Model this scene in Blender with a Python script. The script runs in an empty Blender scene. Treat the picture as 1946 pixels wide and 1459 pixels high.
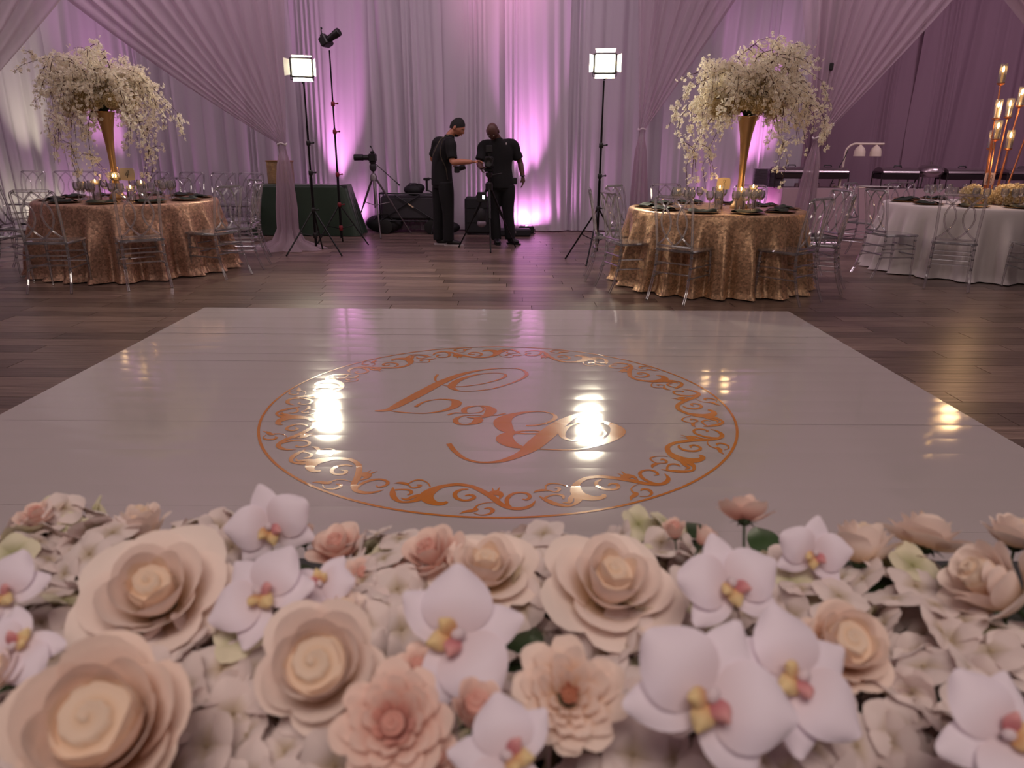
import bpy, bmesh, math, random
from mathutils import Vector, Matrix, Euler
C = bpy.context.scene.collection
S = bpy.context.scene
PI = math.pi
rad = math.radians

# ------------------------------------------------------------------ camera
CAMH = 1.31
FPX = 1370.0
camd = bpy.data.cameras.new('camera')
cam = bpy.data.objects.new('camera', camd)
C.objects.link(cam)
camd.sensor_width = 36.0
camd.lens = FPX / 1946 * 36
camd.clip_start = 0.02
camd.clip_end = 100
RM = Matrix.Rotation(rad(-0.42), 3, 'Z') @ Matrix.Rotation(rad(90 - 18.1), 3, 'X') @ Matrix.Rotation(rad(0.47), 3, 'Z')
cam.matrix_world = Matrix.Translation((0, 0, CAMH)) @ RM.to_4x4()
camd.dof.use_dof = True
camd.dof.focus_distance = 5.5
camd.dof.aperture_fstop = 8.5
S.camera = cam

# ------------------------------------------------------------------ world, exposure
w = bpy.data.worlds.new('world')
S.world = w
w.use_nodes = True
w.node_tree.nodes['Background'].inputs[0].default_value = (0.30, 0.22, 0.27, 1)
w.node_tree.nodes['Background'].inputs[1].default_value = 0.2
S.view_settings.view_transform = 'Standard'
S.view_settings.look = 'None'
S.view_settings.gamma = 1
S.view_settings.use_curve_mapping = False
S.view_settings.exposure = 0.42
S.cycles.transparent_max_bounces = 24
S.cycles.max_bounces = 10
S.cycles.transmission_bounces = 10
S.cycles.caustics_reflective = False
S.cycles.caustics_refractive = False
S.cycles.sample_clamp_indirect = 4.0


def light(name, kind, loc, energy, color, target=None, size=1.0, sizey=None, spot=60, blend=0.8, soft=0.1):
    d = bpy.data.lights.new(name, kind)
    d.energy = energy
    d.color = color
    if kind == 'AREA':
        d.size = size
        if sizey:
            d.shape = 'RECTANGLE'; d.size_y = sizey
    elif kind == 'SPOT':
        d.spot_size = rad(spot); d.spot_blend = blend; d.shadow_soft_size = soft
    else:
        d.shadow_soft_size = soft
    o = bpy.data.objects.new(name, d)
    C.objects.link(o)
    o.location = loc
    if target is not None:
        o.rotation_euler = (Vector(target) - Vector(loc)).to_track_quat('-Z', 'Y').to_euler()
    return o


# house lights: four large soft ceiling fixtures, dimmed to warm rose
HOUSE = 32
for hx, hy, hk in ((-5, 3.5, 1.0), (5, 3.5, 0.9), (-5, 8, 0.8), (4.5, 8, 0.7)):
    light('ceiling_wash', 'AREA', (hx, hy, 4.85), HOUSE * hk, (1.0, 0.84, 0.80), (hx, hy, 0), 3.2, 3.2)
light('front_wash', 'AREA', (0, -1.5, 4.6), 76, (1.0, 0.84, 0.74), (0, 2.0, 0), 3.0, 1.5)
# row of unseen soft lights, added near the ceiling to brighten the back drapes
for hx, hk in ((-8, 1.0), (-5, 1.0), (-2, 1.0), (1, 1.0), (4, 0.9), (8, 1.8)):
    light('drape_fill', 'AREA', (hx, 8.6, 4.8), 28 * hk, (1.0, 0.78, 0.88), (hx, 12.2, 1.6), 2.4, 0.5)
# pink wall washers standing at the foot of the drapes
PINK = (1.0, 0.36, 0.86)
WASH = [(-2.72, 12.16, 0.25, 70, PINK), (0.30, 12.06, 0.25, 85, PINK), (3.95, 12.0, 0.3, 75, PINK), (-6.35, 12.0, 0.3, 45, PINK),
        (-7.6, 11.95, 0.3, 34, (0.98, 0.95, 0.62)), (4.6, 11.4, 0.4, 20, PINK)]

# ------------------------------------------------------------------ pixel -> point helpers (taken once, to measure the room)
def ray(px, py):
    return RM @ Vector(((px - 973) / FPX, -(py - 729.5) / FPX, -1))

def fl(px, py, z=0.0):
    d = ray(px, py); t = (z - CAMH) / d.z
    return Vector((d.x * t, d.y * t, z))

def at(px, py, Y):
    d = ray(px, py); t = Y / d.y
    return Vector((d.x * t, Y, CAMH + d.z * t))


# ------------------------------------------------------------------ materials
def lin(c):
    return tuple(((x / 255) / 12.92 if x <= 10 else (((x / 255) + 0.055) / 1.055) ** 2.4) for x in c) + (1,)

def newmat(name):
    m = bpy.data.materials.new(name); m.use_nodes = True
    nt = m.node_tree
    return m, nt, nt.nodes, nt.links, nt.nodes['Principled BSDF']

def mat(name, col, rough=0.6, metal=0.0, var=0.0, scale=8.0, bump=0.0, bscale=60.0, sheen=0.0, spec=0.5, rnd=0.0, emis=None, est=0):
    m, nt, N, L, b = newmat(name)
    c = lin(col)
    b.inputs['Base Color'].default_value = c
    b.inputs['Roughness'].default_value = rough
    b.inputs['Metallic'].default_value = metal
    b.inputs['Specular IOR Level'].default_value = spec
    b.inputs['Sheen Weight'].default_value = sheen
    tc = N.new('ShaderNodeTexCoord')
    if var or rnd:
        n = N.new('ShaderNodeTexNoise'); n.inputs['Scale'].default_value = scale; n.inputs['Detail'].default_value = 4
        L.new(tc.outputs['Object'], n.inputs['Vector'])
        oi = N.new('ShaderNodeObjectInfo')
        mr = N.new('ShaderNodeMapRange')
        mr.inputs['To Min'].default_value = 1 - var; mr.inputs['To Max'].default_value = 1 + var
        L.new(n.outputs['Fac'], mr.inputs['Value'])
        mr2 = N.new('ShaderNodeMapRange')
        mr2.inputs['To Min'].default_value = 1 - rnd; mr2.inputs['To Max'].default_value = 1 + rnd
        L.new(oi.outputs['Random'], mr2.inputs['Value'])
        mu = N.new('ShaderNodeMath'); mu.operation = 'MULTIPLY'
        L.new(mr.outputs[0], mu.inputs[0]); L.new(mr2.outputs[0], mu.inputs[1])
        v = N.new('ShaderNodeVectorMath'); v.operation = 'SCALE'
        v.inputs[0].default_value = c[:3]
        L.new(mu.outputs[0], v.inputs['Scale'])
        L.new(v.outputs[0], b.inputs['Base Color'])
    if bump:
        n = N.new('ShaderNodeTexNoise'); n.inputs['Scale'].default_value = bscale; n.inputs['Detail'].default_value = 3
        L.new(tc.outputs['Object'], n.inputs['Vector'])
        bp = N.new('ShaderNodeBump'); bp.inputs['Strength'].default_value = bump; bp.inputs['Distance'].default_value = 0.01
        L.new(n.outputs['Fac'], bp.inputs['Height']); L.new(bp.outputs[0], b.inputs['Normal'])
    if emis:
        b.inputs['Emission Color'].default_value = lin(emis); b.inputs['Emission Strength'].default_value = est
    return m

def cloth_mat(name, col, trans=0.35, alpha=0.0, weave=500):
    """white cloth: diffuse + translucent, optionally sheer"""
    m, nt, N, L, b = newmat(name)
    N.remove(b)
    out = N['Material Output']
    d = N.new('ShaderNodeBsdfDiffuse'); t = N.new('ShaderNodeBsdfTranslucent')
    for q in (d, t): q.inputs['Color'].default_value = lin(col)
    mx = N.new('ShaderNodeMixShader'); mx.inputs[0].default_value = trans
    L.new(d.outputs[0], mx.inputs[1]); L.new(t.outputs[0], mx.inputs[2])
    last = mx
    if alpha:
        tr = N.new('ShaderNodeBsdfTransparent')
        m2 = N.new('ShaderNodeMixShader')
        lw = N.new('ShaderNodeLayerWeight'); lw.inputs[0].default_value = 0.35
        mr = N.new('ShaderNodeMapRange'); mr.inputs['To Min'].default_value = 1 - alpha; mr.inputs['To Max'].default_value = 1.0
        L.new(lw.outputs['Facing'], mr.inputs['Value']); L.new(mr.outputs[0], m2.inputs[0])
        L.new(tr.outputs[0], m2.inputs[1]); L.new(mx.outputs[0], m2.inputs[2])
        last = m2
    L.new(last.outputs[0], out.inputs[0])
    return m

def petal_mat(name, c0, c1, p0=0.1, p1=0.8, trans=0.3):
    """petal colour runs from the base of the petal (c0) to its lip (c1) by the petal's own 'v' attribute"""
    m, nt, N, L, b = newmat(name)
    a = N.new('ShaderNodeAttribute'); a.attribute_name = 'v'
    r = N.new('ShaderNodeValToRGB')
    r.color_ramp.elements[0].position = p0; r.color_ramp.elements[0].color = lin(c0)
    r.color_ramp.elements[1].position = p1; r.color_ramp.elements[1].color = lin(c1)
    L.new(a.outputs['Fac'], r.inputs[0])
    N.remove(b)
    d = N.new('ShaderNodeBsdfPrincipled'); d.inputs['Roughness'].default_value = 0.55
    d.inputs['Sheen Weight'].default_value = 0.3; d.inputs['Specular IOR Level'].default_value = 0.3
    t = N.new('ShaderNodeBsdfTranslucent')
    L.new(r.outputs[0], d.inputs['Base Color']); L.new(r.outputs[0], t.inputs['Color'])
    mx = N.new('ShaderNodeMixShader'); mx.inputs[0].default_value = trans
    L.new(d.outputs[0], mx.inputs[1]); L.new(t.outputs[0], mx.inputs[2])
    L.new(mx.outputs[0], N['Material Output'].inputs[0])
    return m

def acrylic_mat(name, tint=(0.975, 0.965, 0.985), ior=1.5, rough=0.02, haze=0.0):
    m, nt, N, L, b = newmat(name)
    N.remove(b)
    tr = N.new('ShaderNodeBsdfTransparent'); tr.inputs[0].default_value = tint + (1,)
    gl = N.new('ShaderNodeBsdfGlossy'); gl.inputs['Roughness'].default_value = rough
    rf = N.new('ShaderNodeBsdfRefraction'); rf.inputs['IOR'].default_value = 1.12; rf.inputs['Roughness'].default_value = 0.05
    rf.inputs['Color'].default_value = tint + (1,)
    m1 = N.new('ShaderNodeMixShader'); m1.inputs[0].default_value = 0.22
    L.new(tr.outputs[0], m1.inputs[1]); L.new(rf.outputs[0], m1.inputs[2])
    fr = N.new('ShaderNodeFresnel'); fr.inputs[0].default_value = ior
    mx = N.new('ShaderNodeMixShader')
    ad = N.new('ShaderNodeMath'); ad.operation = 'MULTIPLY_ADD'; ad.inputs[1].default_value = 1.9; ad.inputs[2].default_value = 0.07; ad.use_clamp = True
    L.new(fr.outputs[0], ad.inputs[0]); L.new(ad.outputs[0], mx.inputs[0])
    L.new(m1.outputs[0], mx.inputs[1]); L.new(gl.outputs[0], mx.inputs[2])
    df_ = N.new('ShaderNodeBsdfDiffuse'); df_.inputs[0].default_value = (0.9, 0.88, 0.92, 1)
    tl_ = N.new('ShaderNodeBsdfTranslucent'); tl_.inputs[0].default_value = (0.9, 0.88, 0.92, 1)
    md_ = N.new('ShaderNodeMixShader'); L.new(df_.outputs[0], md_.inputs[1]); L.new(tl_.outputs[0], md_.inputs[2])
    m3 = N.new('ShaderNodeMixShader'); m3.inputs[0].default_value = haze
    L.new(mx.outputs[0], m3.inputs[1]); L.new(md_.outputs[0], m3.inputs[2])
    L.new(m3.outputs[0], N['Material Output'].inputs[0])
    return m

def wood_mat():
    m, nt, N, L, b = newmat('plank_wood')
    at_ = N.new('ShaderNodeAttribute'); at_.attribute_name = 'shade'
    geo = N.new('ShaderNodeNewGeometry')
    mp = N.new('ShaderNodeMapping'); mp.inputs['Scale'].default_value = (0.9, 16, 1)
    L.new(geo.outputs['Position'], mp.inputs[0])
    n = N.new('ShaderNodeTexNoise'); n.inputs['Scale'].default_value = 3.0; n.inputs['Detail'].default_value = 6; n.inputs['Roughness'].default_value = 0.65
    L.new(mp.outputs[0], n.inputs[0])
    r = N.new('ShaderNodeValToRGB')
    r.color_ramp.elements[0].position = 0.3; r.color_ramp.elements[0].color = lin((80, 62, 57))
    r.color_ramp.elements[1].position = 0.75; r.color_ramp.elements[1].color = lin((150, 128, 118))
    L.new(n.outputs['Fac'], r.inputs[0])
    v = N.new('ShaderNodeVectorMath'); v.operation = 'SCALE'
    L.new(r.outputs[0], v.inputs[0])
    mr = N.new('ShaderNodeMapRange'); mr.inputs['To Min'].default_value = 0.62; mr.inputs['To Max'].default_value = 1.32
    L.new(at_.outputs['Fac'], mr.inputs['Value']); L.new(mr.outputs[0], v.inputs['Scale'])
    L.new(v.outputs[0], b.inputs['Base Color'])
    b.inputs['Roughness'].default_value = 0.3
    b.inputs['Specular IOR Level'].default_value = 0.45
    bp = N.new('ShaderNodeBump'); bp.inputs['Strength'].default_value = 0.18; bp.inputs['Distance'].default_value = 0.004
    L.new(n.outputs['Fac'], bp.inputs['Height']); L.new(bp.outputs[0], b.inputs['Normal'])
    return m

def vinyl_mat(name, col, rough, scratch=True):
    m, nt, N, L, b = newmat(name)
    b.inputs['Base Color'].default_value = lin(col)
    b.inputs['Specular IOR Level'].default_value = 0.6
    geo = N.new('ShaderNodeNewGeometry')
    n = N.new('ShaderNodeTexNoise'); n.inputs['Scale'].default_value = 2.3; n.inputs['Detail'].default_value = 5
    L.new(geo.outputs['Position'], n.inputs[0])
    mr = N.new('ShaderNodeMapRange'); mr.inputs['From Min'].default_value = 0.3; mr.inputs['From Max'].default_value = 0.7
    mr.inputs['To Min'].default_value = rough * 0.8; mr.inputs['To Max'].default_value = rough * 1.35
    L.new(n.outputs['Fac'], mr.inputs['Value']); L.new(mr.outputs[0], b.inputs['Roughness'])
    n2 = N.new('ShaderNodeTexNoise'); n2.inputs['Scale'].default_value = 9; n2.inputs['Detail'].default_value = 2
    L.new(geo.outputs['Position'], n2.inputs[0])
    bp = N.new('ShaderNodeBump'); bp.inputs['Strength'].default_value = 0.10; bp.inputs['Distance'].default_value = 0.003
    L.new(n2.outputs['Fac'], bp.inputs['Height']); L.new(bp.outputs[0], b.inputs['Normal'])
    return m

def sequin_mat(name, col):
    m, nt, N, L, b = newmat(name)
    tc = N.new('ShaderNodeTexCoord')
    vo = N.new('ShaderNodeTexVoronoi'); vo.inputs['Scale'].default_value = 60
    L.new(tc.outputs['Object'], vo.inputs['Vector'])
    no = N.new('ShaderNodeTexNoise'); no.inputs['Scale'].default_value = 14; no.inputs['Detail'].default_value = 3
    L.new(tc.outputs['Object'], no.inputs['Vector'])
    r = N.new('ShaderNodeValToRGB')
    r.color_ramp.elements[0].color = lin([x * 0.80 for x in col]); r.color_ramp.elements[1].color = lin([min(255, x * 1.12) for x in col])
    sep = N.new('ShaderNodeSeparateColor'); L.new(vo.outputs['Color'], sep.inputs[0])
    L.new(sep.outputs[0], r.inputs[0]); L.new(r.outputs[0], b.inputs['Base Color'])
    b.inputs['Metallic'].default_value = 0.55; b.inputs['Roughness'].default_value = 0.42
    ma = N.new('ShaderNodeMath'); ma.operation = 'ADD'
    L.new(sep.outputs[1], ma.inputs[0]); L.new(no.outputs['Fac'], ma.inputs[1])
    bp = N.new('ShaderNodeBump'); bp.inputs['Strength'].default_value = 0.8; bp.inputs['Distance'].default_value = 0.010
    L.new(ma.outputs[0], bp.inputs['Height']); L.new(bp.outputs[0], b.inputs['Normal'])
    return m

def emit_mat(name, col, st):
    m, nt, N, L, b = newmat(name)
    N.remove(b)
    e = N.new('ShaderNodeEmission'); e.inputs[0].default_value = lin(col); e.inputs[1].default_value = st
    L.new(e.outputs[0], N['Material Output'].inputs[0])
    return m

M = dict(
    wood=wood_mat(),
    gap=mat('floor_base', (30, 24, 23), 0.8),
    wall=mat('wall_paint', (176, 152, 168), 0.9, var=0.05, scale=1.5),
    ceil=mat('ceiling_paint', (170, 150, 160), 0.9, var=0.05, scale=1.5),
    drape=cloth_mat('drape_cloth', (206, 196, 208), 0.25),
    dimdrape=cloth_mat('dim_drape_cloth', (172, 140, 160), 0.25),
    sheer=cloth_mat('sheer_voile', (196, 176, 186), 0.5, 0.42),
    vinyl=vinyl_mat('white_vinyl', (198, 188, 190), 0.09),
    gold=vinyl_mat('gold_vinyl', (212, 128, 34), 0.16),
    sequin=sequin_mat('rose_gold_sequin', (186, 146, 124)),
    sequin2=sequin_mat('champagne_sequin', (200, 162, 128)),
    whitecloth=mat('white_linen', (205, 196, 196), 0.85, sheen=0.2, var=0.05, scale=6),
    skirt=mat('buffet_skirt', (184, 156, 166), 0.85, var=0.08, scale=4),
    green=mat('green_satin', (20, 46, 28), 0.42, var=0.2, scale=5, sheen=0.3),
    napkin=mat('green_napkin', (8, 30, 16), 0.6, var=0.2, scale=30),
    charger=mat('gold_charger', (150, 110, 66), 0.3, 0.6),
    acr=acrylic_mat('clear_acrylic', haze=0.09),
    glass=acrylic_mat('clear_glass', (0.98, 0.98, 0.99), 1.5, 0.01, haze=0.10),
    goldm=mat('brushed_gold', (190, 150, 104), 0.36, 0.75, var=0.12, scale=12),
    copper=mat('copper_metal', (212, 142, 104), 0.3, 0.9),
    black=mat('black_plastic', (18, 18, 20), 0.45),
    blackm=mat('black_metal', (20, 20, 22), 0.35, 0.5),
    bag=mat('black_nylon', (20, 20, 24), 0.7, var=0.2, scale=20),
    bagg=mat('grey_canvas', (52, 50, 54), 0.8, var=0.15, scale=20),
    alu=mat('tripod_aluminium', (120, 112, 116), 0.35, 0.6),
    red=mat('red_clamp', (120, 24, 34), 0.5),
    shirt=mat('black_shirt', (8, 8, 10), 0.9, var=0.2, scale=10),
    trouser=mat('black_trousers', (9, 10, 13), 0.9, var=0.2, scale=10),
    skin=mat('tan_skin', (178, 120, 94), 0.55, var=0.05),
    dskin=mat('dark_skin', (84, 54, 46), 0.5, var=0.05),
    hair=mat('black_hair', (16, 12, 12), 0.8, bump=0.5, bscale=120),
    eye=mat('eye_white', (200, 195, 190), 0.3),
    shoe=mat('black_shoe', (14, 14, 16), 0.5),
    sole=mat('white_sole', (190, 180, 182), 0.7),
    strap=mat('camo_strap', (78, 70, 54), 0.8, var=0.5, scale=60),
    card=mat('card_paper', (206, 182, 150), 0.7),
    cardgrey=mat('dark_card_paper', (150, 128, 140), 0.7),
    ink=mat('black_ink', (14, 12, 14), 0.6),
    candle=mat('candle_wax', (236, 214, 170), 0.5, emis=(255, 180, 90), est=0.35),
    flame=emit_mat('candle_flame', (255, 196, 110), 30),
    led=emit_mat('led_light', (255, 244, 214), 330),
    reflect=mat('barn_door_white', (235, 232, 222), 0.5),
    steel=mat('chafing_steel', (176, 160, 168), 0.25, 0.85),
    steeld=mat('dark_steel', (60, 50, 56), 0.4, 0.6),
    china=mat('grey_china', (132, 118, 132), 0.5),
    lamp=mat('cream_lamp_shade', (236, 220, 206), 0.5),
    foil=mat('gold_foil', (200, 178, 140), 0.25, 0.8, bump=0.8, bscale=14),
    bark=mat('brown_twig', (78, 48, 38), 0.8),
    leaf=mat('green_leaf', (44, 66, 34), 0.5, var=0.3, scale=20, rnd=0.3),
    moss=mat('dark_moss', (26, 28, 22), 0.9, var=0.4, scale=30, bump=0.6),
    blossom=petal_mat('white_blossom', (228, 204, 160), (255, 248, 232), 0.0, 0.4),
    pom=petal_mat('cream_pompon', (196, 170, 110), (240, 222, 180), 0.1, 0.9),
    cream=petal_mat('cream_rose_petal', (236, 204, 166), (250, 233, 226), 0.1, 0.6),
    peach=petal_mat('peach_rose_petal', (232, 186, 142), (250, 230, 220), 0.1, 0.7),
    creamin=petal_mat('golden_inner_petal', (228, 178, 122), (250, 226, 206), 0.1, 0.8),
    pink=petal_mat('pink_rose_petal', (226, 168, 152), (250, 224, 214), 0.1, 0.8),
    pinkin=petal_mat('deep_pink_petal', (196, 120, 108), (238, 184, 172), 0.1, 0.9),
    rust=petal_mat('rust_centre_petal', (120, 44, 30), (220, 150, 120), 0.1, 0.9),
    orchid=petal_mat('white_orchid_petal', (232, 214, 222), (242, 230, 244), 0.05, 0.5, 0.2),
    orclip=petal_mat('yellow_orchid_lip', (226, 168, 120), (244, 220, 168), 0.1, 0.7),
    orcpink=petal_mat('pink_orchid_lobe', (214, 130, 140), (236, 180, 180), 0.1, 0.9),
    hyd=petal_mat('white_hydrangea_petal', (190, 168, 140), (238, 222, 220), 0.0, 0.45, 0.25),
    hydg=petal_mat('green_white_hydrangea_petal', (170, 168, 116), (232, 224, 198), 0.0, 0.6, 0.25),
    stem=mat('green_stem', (40, 58, 32), 0.6),
)

# ------------------------------------------------------------------ mesh builder
class MB:
    def __init__(self):
        self.v = []; self.f = []; self.a = None; self.mi = []; self.cur = 0
    def add(self, vs, fs, mi=None):
        o = len(self.v)
        self.v += [tuple(x) for x in vs]
        self.f += [tuple(i + o for i in f) for f in fs]
        self.mi += [self.cur if mi is None else mi] * len(fs)
        return self
    def box(self, c, s, rot=None, taper=1.0, bev=0.0):
        c = Vector(c); hx, hy, hz = s[0] / 2, s[1] / 2, s[2] / 2
        R = rot if rot is not None else Matrix.Identity(3)
        if bev:
            b = min(bev, hx * 0.9, hy * 0.9, hz * 0.9)
            vs = []
            for sz, k in ((-1, 1), (1, taper)):
                for zz, ins in ((hz, b), (hz - b, 0)) if sz > 0 else ((-hz, b), (-hz + b, 0)):
                    ring = []
                    X, Y = hx * k, hy * k
                    for (qx, qy) in ((1, 1), (-1, 1), (-1, -1), (1, -1)):
                        p1 = (qx * (X - ins), qy * (Y - b - ins * 0.3), zz); p2 = (qx * (X - b - ins * 0.3), qy * (Y - ins), zz)
                        ring += [p1, p2] if qx * qy > 0 else [p2, p1]
                    vs.append(ring)
            order = [vs[0], vs[1], vs[3], vs[2]]
            pts = [c + R @ Vector(p) for ring in order for p in ring]
            fs = []
            for k in range(3):
                for i in range(8):
                    j = (i + 1) % 8
                    fs.append((k * 8 + i, k * 8 + j, k * 8 + 8 + j, k * 8 + 8 + i))
            fs.append(tuple(range(7, -1, -1))); fs.append(tuple(range(24, 32)))
            return self.add(pts, fs)
        pts = []
        for z, k in ((-hz, 1), (hz, taper)):
            for x, y in ((-hx, -hy), (hx, -hy), (hx, hy), (-hx, hy)):
                pts.append(c + R @ Vector((x * k, y * k, z)))
        return self.add(pts, [(3, 2, 1, 0), (4, 5, 6, 7), (0, 1, 5, 4), (1, 2, 6, 5), (2, 3, 7, 6), (3, 0, 4, 7)])
    def tube(self, pts, r, n=8, cap=True, closed=False, flat=None):
        pts = [Vector(p) for p in pts]; m = len(pts)
        rs = r if isinstance(r, (list, tuple)) else [r] * m
        vs = []; up = None
        for i, p in enumerate(pts):
            if closed: t = pts[(i + 1) % m] - pts[i - 1]
            else: t = pts[min(i + 1, m - 1)] - pts[max(i - 1, 0)]
            if t.length < 1e-9: t = Vector((0, 0, 1))
            t.normalize()
            if up is None:
                up = Vector((0, 0, 1)) if abs(t.z) < 0.9 else Vector((1, 0, 0))
            a = t.cross(up)
            if a.length < 1e-6: a = t.cross(Vector((1, 0, 0)))
            a.normalize(); b = t.cross(a); up = -b if b.dot(up) < 0 else b
            for k in range(n):
                q = 2 * PI * k / n
                fx = flat if flat else 1
                vs.append(p + a * math.cos(q) * rs[i] + b * math.sin(q) * rs[i] * fx)
        fs = []
        for i in range(m if closed else m - 1):
            j = (i + 1) % m
            for k in range(n):
                l = (k + 1) % n
                fs.append((i * n + k, i * n + l, j * n + l, j * n + k))
        if cap and not closed:
            fs.append(tuple(range(n - 1, -1, -1))); fs.append(tuple((m - 1) * n + k for k in range(n)))
        return self.add(vs, fs)
    def lathe(self, prof, c=(0, 0, 0), n=16, R=None):
        c = Vector(c); vs = []; R = R if R is not None else Matrix.Identity(3)
        for r, z in prof:
            for k in range(n):
                q = 2 * PI * k / n
                vs.append(c + R @ Vector((r * math.cos(q), r * math.sin(q), z)))
        fs = []
        for i in range(len(prof) - 1):
            for k in range(n):
                l = (k + 1) % n
                fs.append((i * n + k, i * n + l, (i + 1) * n + l, (i + 1) * n + k))
        if prof[0][0] > 1e-5: fs.append(tuple(range(n - 1, -1, -1)))
        if prof[-1][0] > 1e-5: fs.append(tuple((len(prof) - 1) * n + k for k in range(n)))
        return self.add(vs, fs)
    def ball(self, c, r, n=10, m=7, R=None):
        r = r if isinstance(r, (tuple, list)) else (r, r, r)
        c = Vector(c); vs = []; fs = []; R = R if R is not None else Matrix.Identity(3)
        for i in range(m + 1):
            p = PI * i / m
            for k in range(n):
                q = 2 * PI * k / n
                vs.append(c + R @ Vector((r[0] * math.sin(p) * math.cos(q), r[1] * math.sin(p) * math.sin(q), -r[2] * math.cos(p))))
        for i in range(m):
            for k in range(n):
                l = (k + 1) % n
                fs.append((i * n + k, i * n + l, (i + 1) * n + l, (i + 1) * n + k))
        return self.add(vs, fs)
    def grid(self, fn, nu, nv, wrap=False):
        vs = [fn(i / nu, j / nv) for j in range(nv + 1) for i in range(nu + (0 if wrap else 1))]
        w_ = nu if wrap else nu + 1
        fs = []
        for j in range(nv):
            for i in range(nu):
                k = (i + 1) % w_ if wrap else i + 1
                fs.append((j * w_ + i, j * w_ + k, (j + 1) * w_ + k, (j + 1) * w_ + i))
        return self.add(vs, fs)
    def mesh(self, name, m, smooth=True, attr=None):
        me = bpy.data.meshes.new(name)
        me.from_pydata(self.v, [], self.f)
        for q in (m if isinstance(m, (list, tuple)) else [m]): me.materials.append(q)
        if isinstance(m, (list, tuple)):
            me.polygons.foreach_set('material_index', self.mi)
        if smooth:
            me.polygons.foreach_set('use_smooth', [True] * len(me.polygons))
            if smooth != 'all':
                me.set_sharp_from_angle(angle=rad(38))
        if attr:
            for k, vals in attr.items():
                a = me.attributes.new(k, 'FLOAT', 'POINT'); a.data.foreach_set('value', vals)
        me.update()
        return me
    def build(self, name, m, parent=None, smooth=True, loc=None, rot=None, attr=None):
        return link(name, self.mesh(name, m, smooth, attr), parent, loc, rot)

def link(name, me, parent=None, loc=None, rot=None, scale=None):
    o = bpy.data.objects.new(name, me); C.objects.link(o)
    if parent: o.parent = parent
    if loc is not None: o.location = loc
    if rot is not None: o.rotation_euler = rot
    if scale is not None: o.scale = scale
    return o

def tag(o, label, cat, group=None, kind=None):
    o['label'] = label; o['category'] = cat
    if group: o['group'] = group
    if kind: o['kind'] = kind
    return o

def thing(name, label, cat, loc=(0, 0, 0), rz=0, group=None, rot=None, scale=None):
    o = bpy.data.objects.new(name, None); C.objects.link(o)
    o.empty_display_size = 0.1
    o.location = loc; o.rotation_euler = rot if rot is not None else (0, 0, rz)
    if scale: o.scale = (scale,) * 3
    return tag(o, label, cat, group)

def struct(o, label=None):
    o['kind'] = 'structure'
    if label: o['label'] = label
    return o

KIDS = {}
def children(o):
    return [c for c in C.objects if c.parent == o]
def dup(root, loc, rz=0, label=None, group=None, rot=None, scale=None):
    """copy a thing with its parts and sub-parts (object data shared)"""
    if root.name not in KIDS:
        KIDS[root.name] = [(c, children(c)) for c in children(root)]
    r = root.copy(); C.objects.link(r); r.location = loc
    r.rotation_euler = rot if rot is not None else (0, 0, rz)
    if scale: r.scale = (scale,) * 3
    if label: r['label'] = label
    if group: r['group'] = group
    for ch, gs in KIDS[root.name]:
        c = ch.copy(); C.objects.link(c); c.parent = r
        for g in gs:
            d = g.copy(); C.objects.link(d); d.parent = c
    return r

def smoothstep(a, b, x):
    t = max(0, min(1, (x - a) / (b - a))); return t * t * (3 - 2 * t)

def spline(pts, n=6):
    """Catmull-Rom through points (any dimension)"""
    P = [tuple(p) for p in pts]; P = [P[0]] + P + [P[-1]]
    out = []
    for i in range(1, len(P) - 2):
        for k in range(n):
            t = k / n
            out.append(tuple(0.5 * ((2 * b) + (-a + c) * t + (2 * a - 5 * b + 4 * c - d) * t * t + (-a + 3 * b - 3 * c + d) * t ** 3)
                             for a, b, c, d in zip(P[i - 1], P[i], P[i + 1], P[i + 2])))
    out.append(P[-2])
    return out

# ================================================================== THE SETTING
XL, XR, YN, YB, ZC = -9.6, 11.0, -4.0, 13.6, 5.0
b = MB(); b.box(((XL + XR) / 2, (YN + YB) / 2, -0.06), (XR - XL, YB - YN, 0.10))
floor = struct(b.build('floor', M['gap'], smooth=False))
# wood planks: rows run left-right
rng = random.Random(4)
ROW, PL = 0.178, 1.22
variants = {}
def plank_mesh(L_, sh):
    key = (round(L_, 2), sh)
    if key not in variants:
        q = MB(); q.box((0, 0, -0.006), (L_ - 0.005, ROW - 0.004, 0.012))
        q.v = [(x * (1 if z < -0.004 else 1), y, z) for x, y, z in q.v]
        variants[key] = q.mesh('plank', M['wood'], False, {'shade': [sh / 8] * len(q.v)})
    return variants[key]
bulk = MB(); bulk_a = []
y = 0.35; row = 0; nparts = 0
DFX0, DFX1, DFY0, DFY1 = -2.575, 2.403, 1.15, 6.04
while y < 13.5:
    x = XL + (row * 0.47 % 1.0) * PL - PL
    while x < XR:
        cx = x + PL / 2; cy = y + ROW / 2
        sh = rng.randrange(9)
        p_in = abs(cx) < 0.74 * (cy * 0.95 + 0.4) + 0.6
        under = DFX0 + 0.6 < cx < DFX1 - 0.6 and DFY0 < cy < DFY1 - 0.1
        if p_in and not under and 2.6 < cy < 7.7 and nparts < 295:
            link('plank', plank_mesh(PL, sh), floor, (cx, cy, 0)); nparts += 1
        elif not under and cx > XL and cx < XR - 0.3:
            n0 = len(bulk.v)
            bulk.box((cx, cy, -0.006), (PL - 0.005, ROW - 0.004, 0.012))
            bulk_a += [sh / 8] * (len(bulk.v) - n0)
        x += PL
    y += ROW; row += 1
o = bulk.build('plank_field', M['wood'], floor, False, attr={'shade': bulk_a}); o['kind'] = 'stuff'

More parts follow.
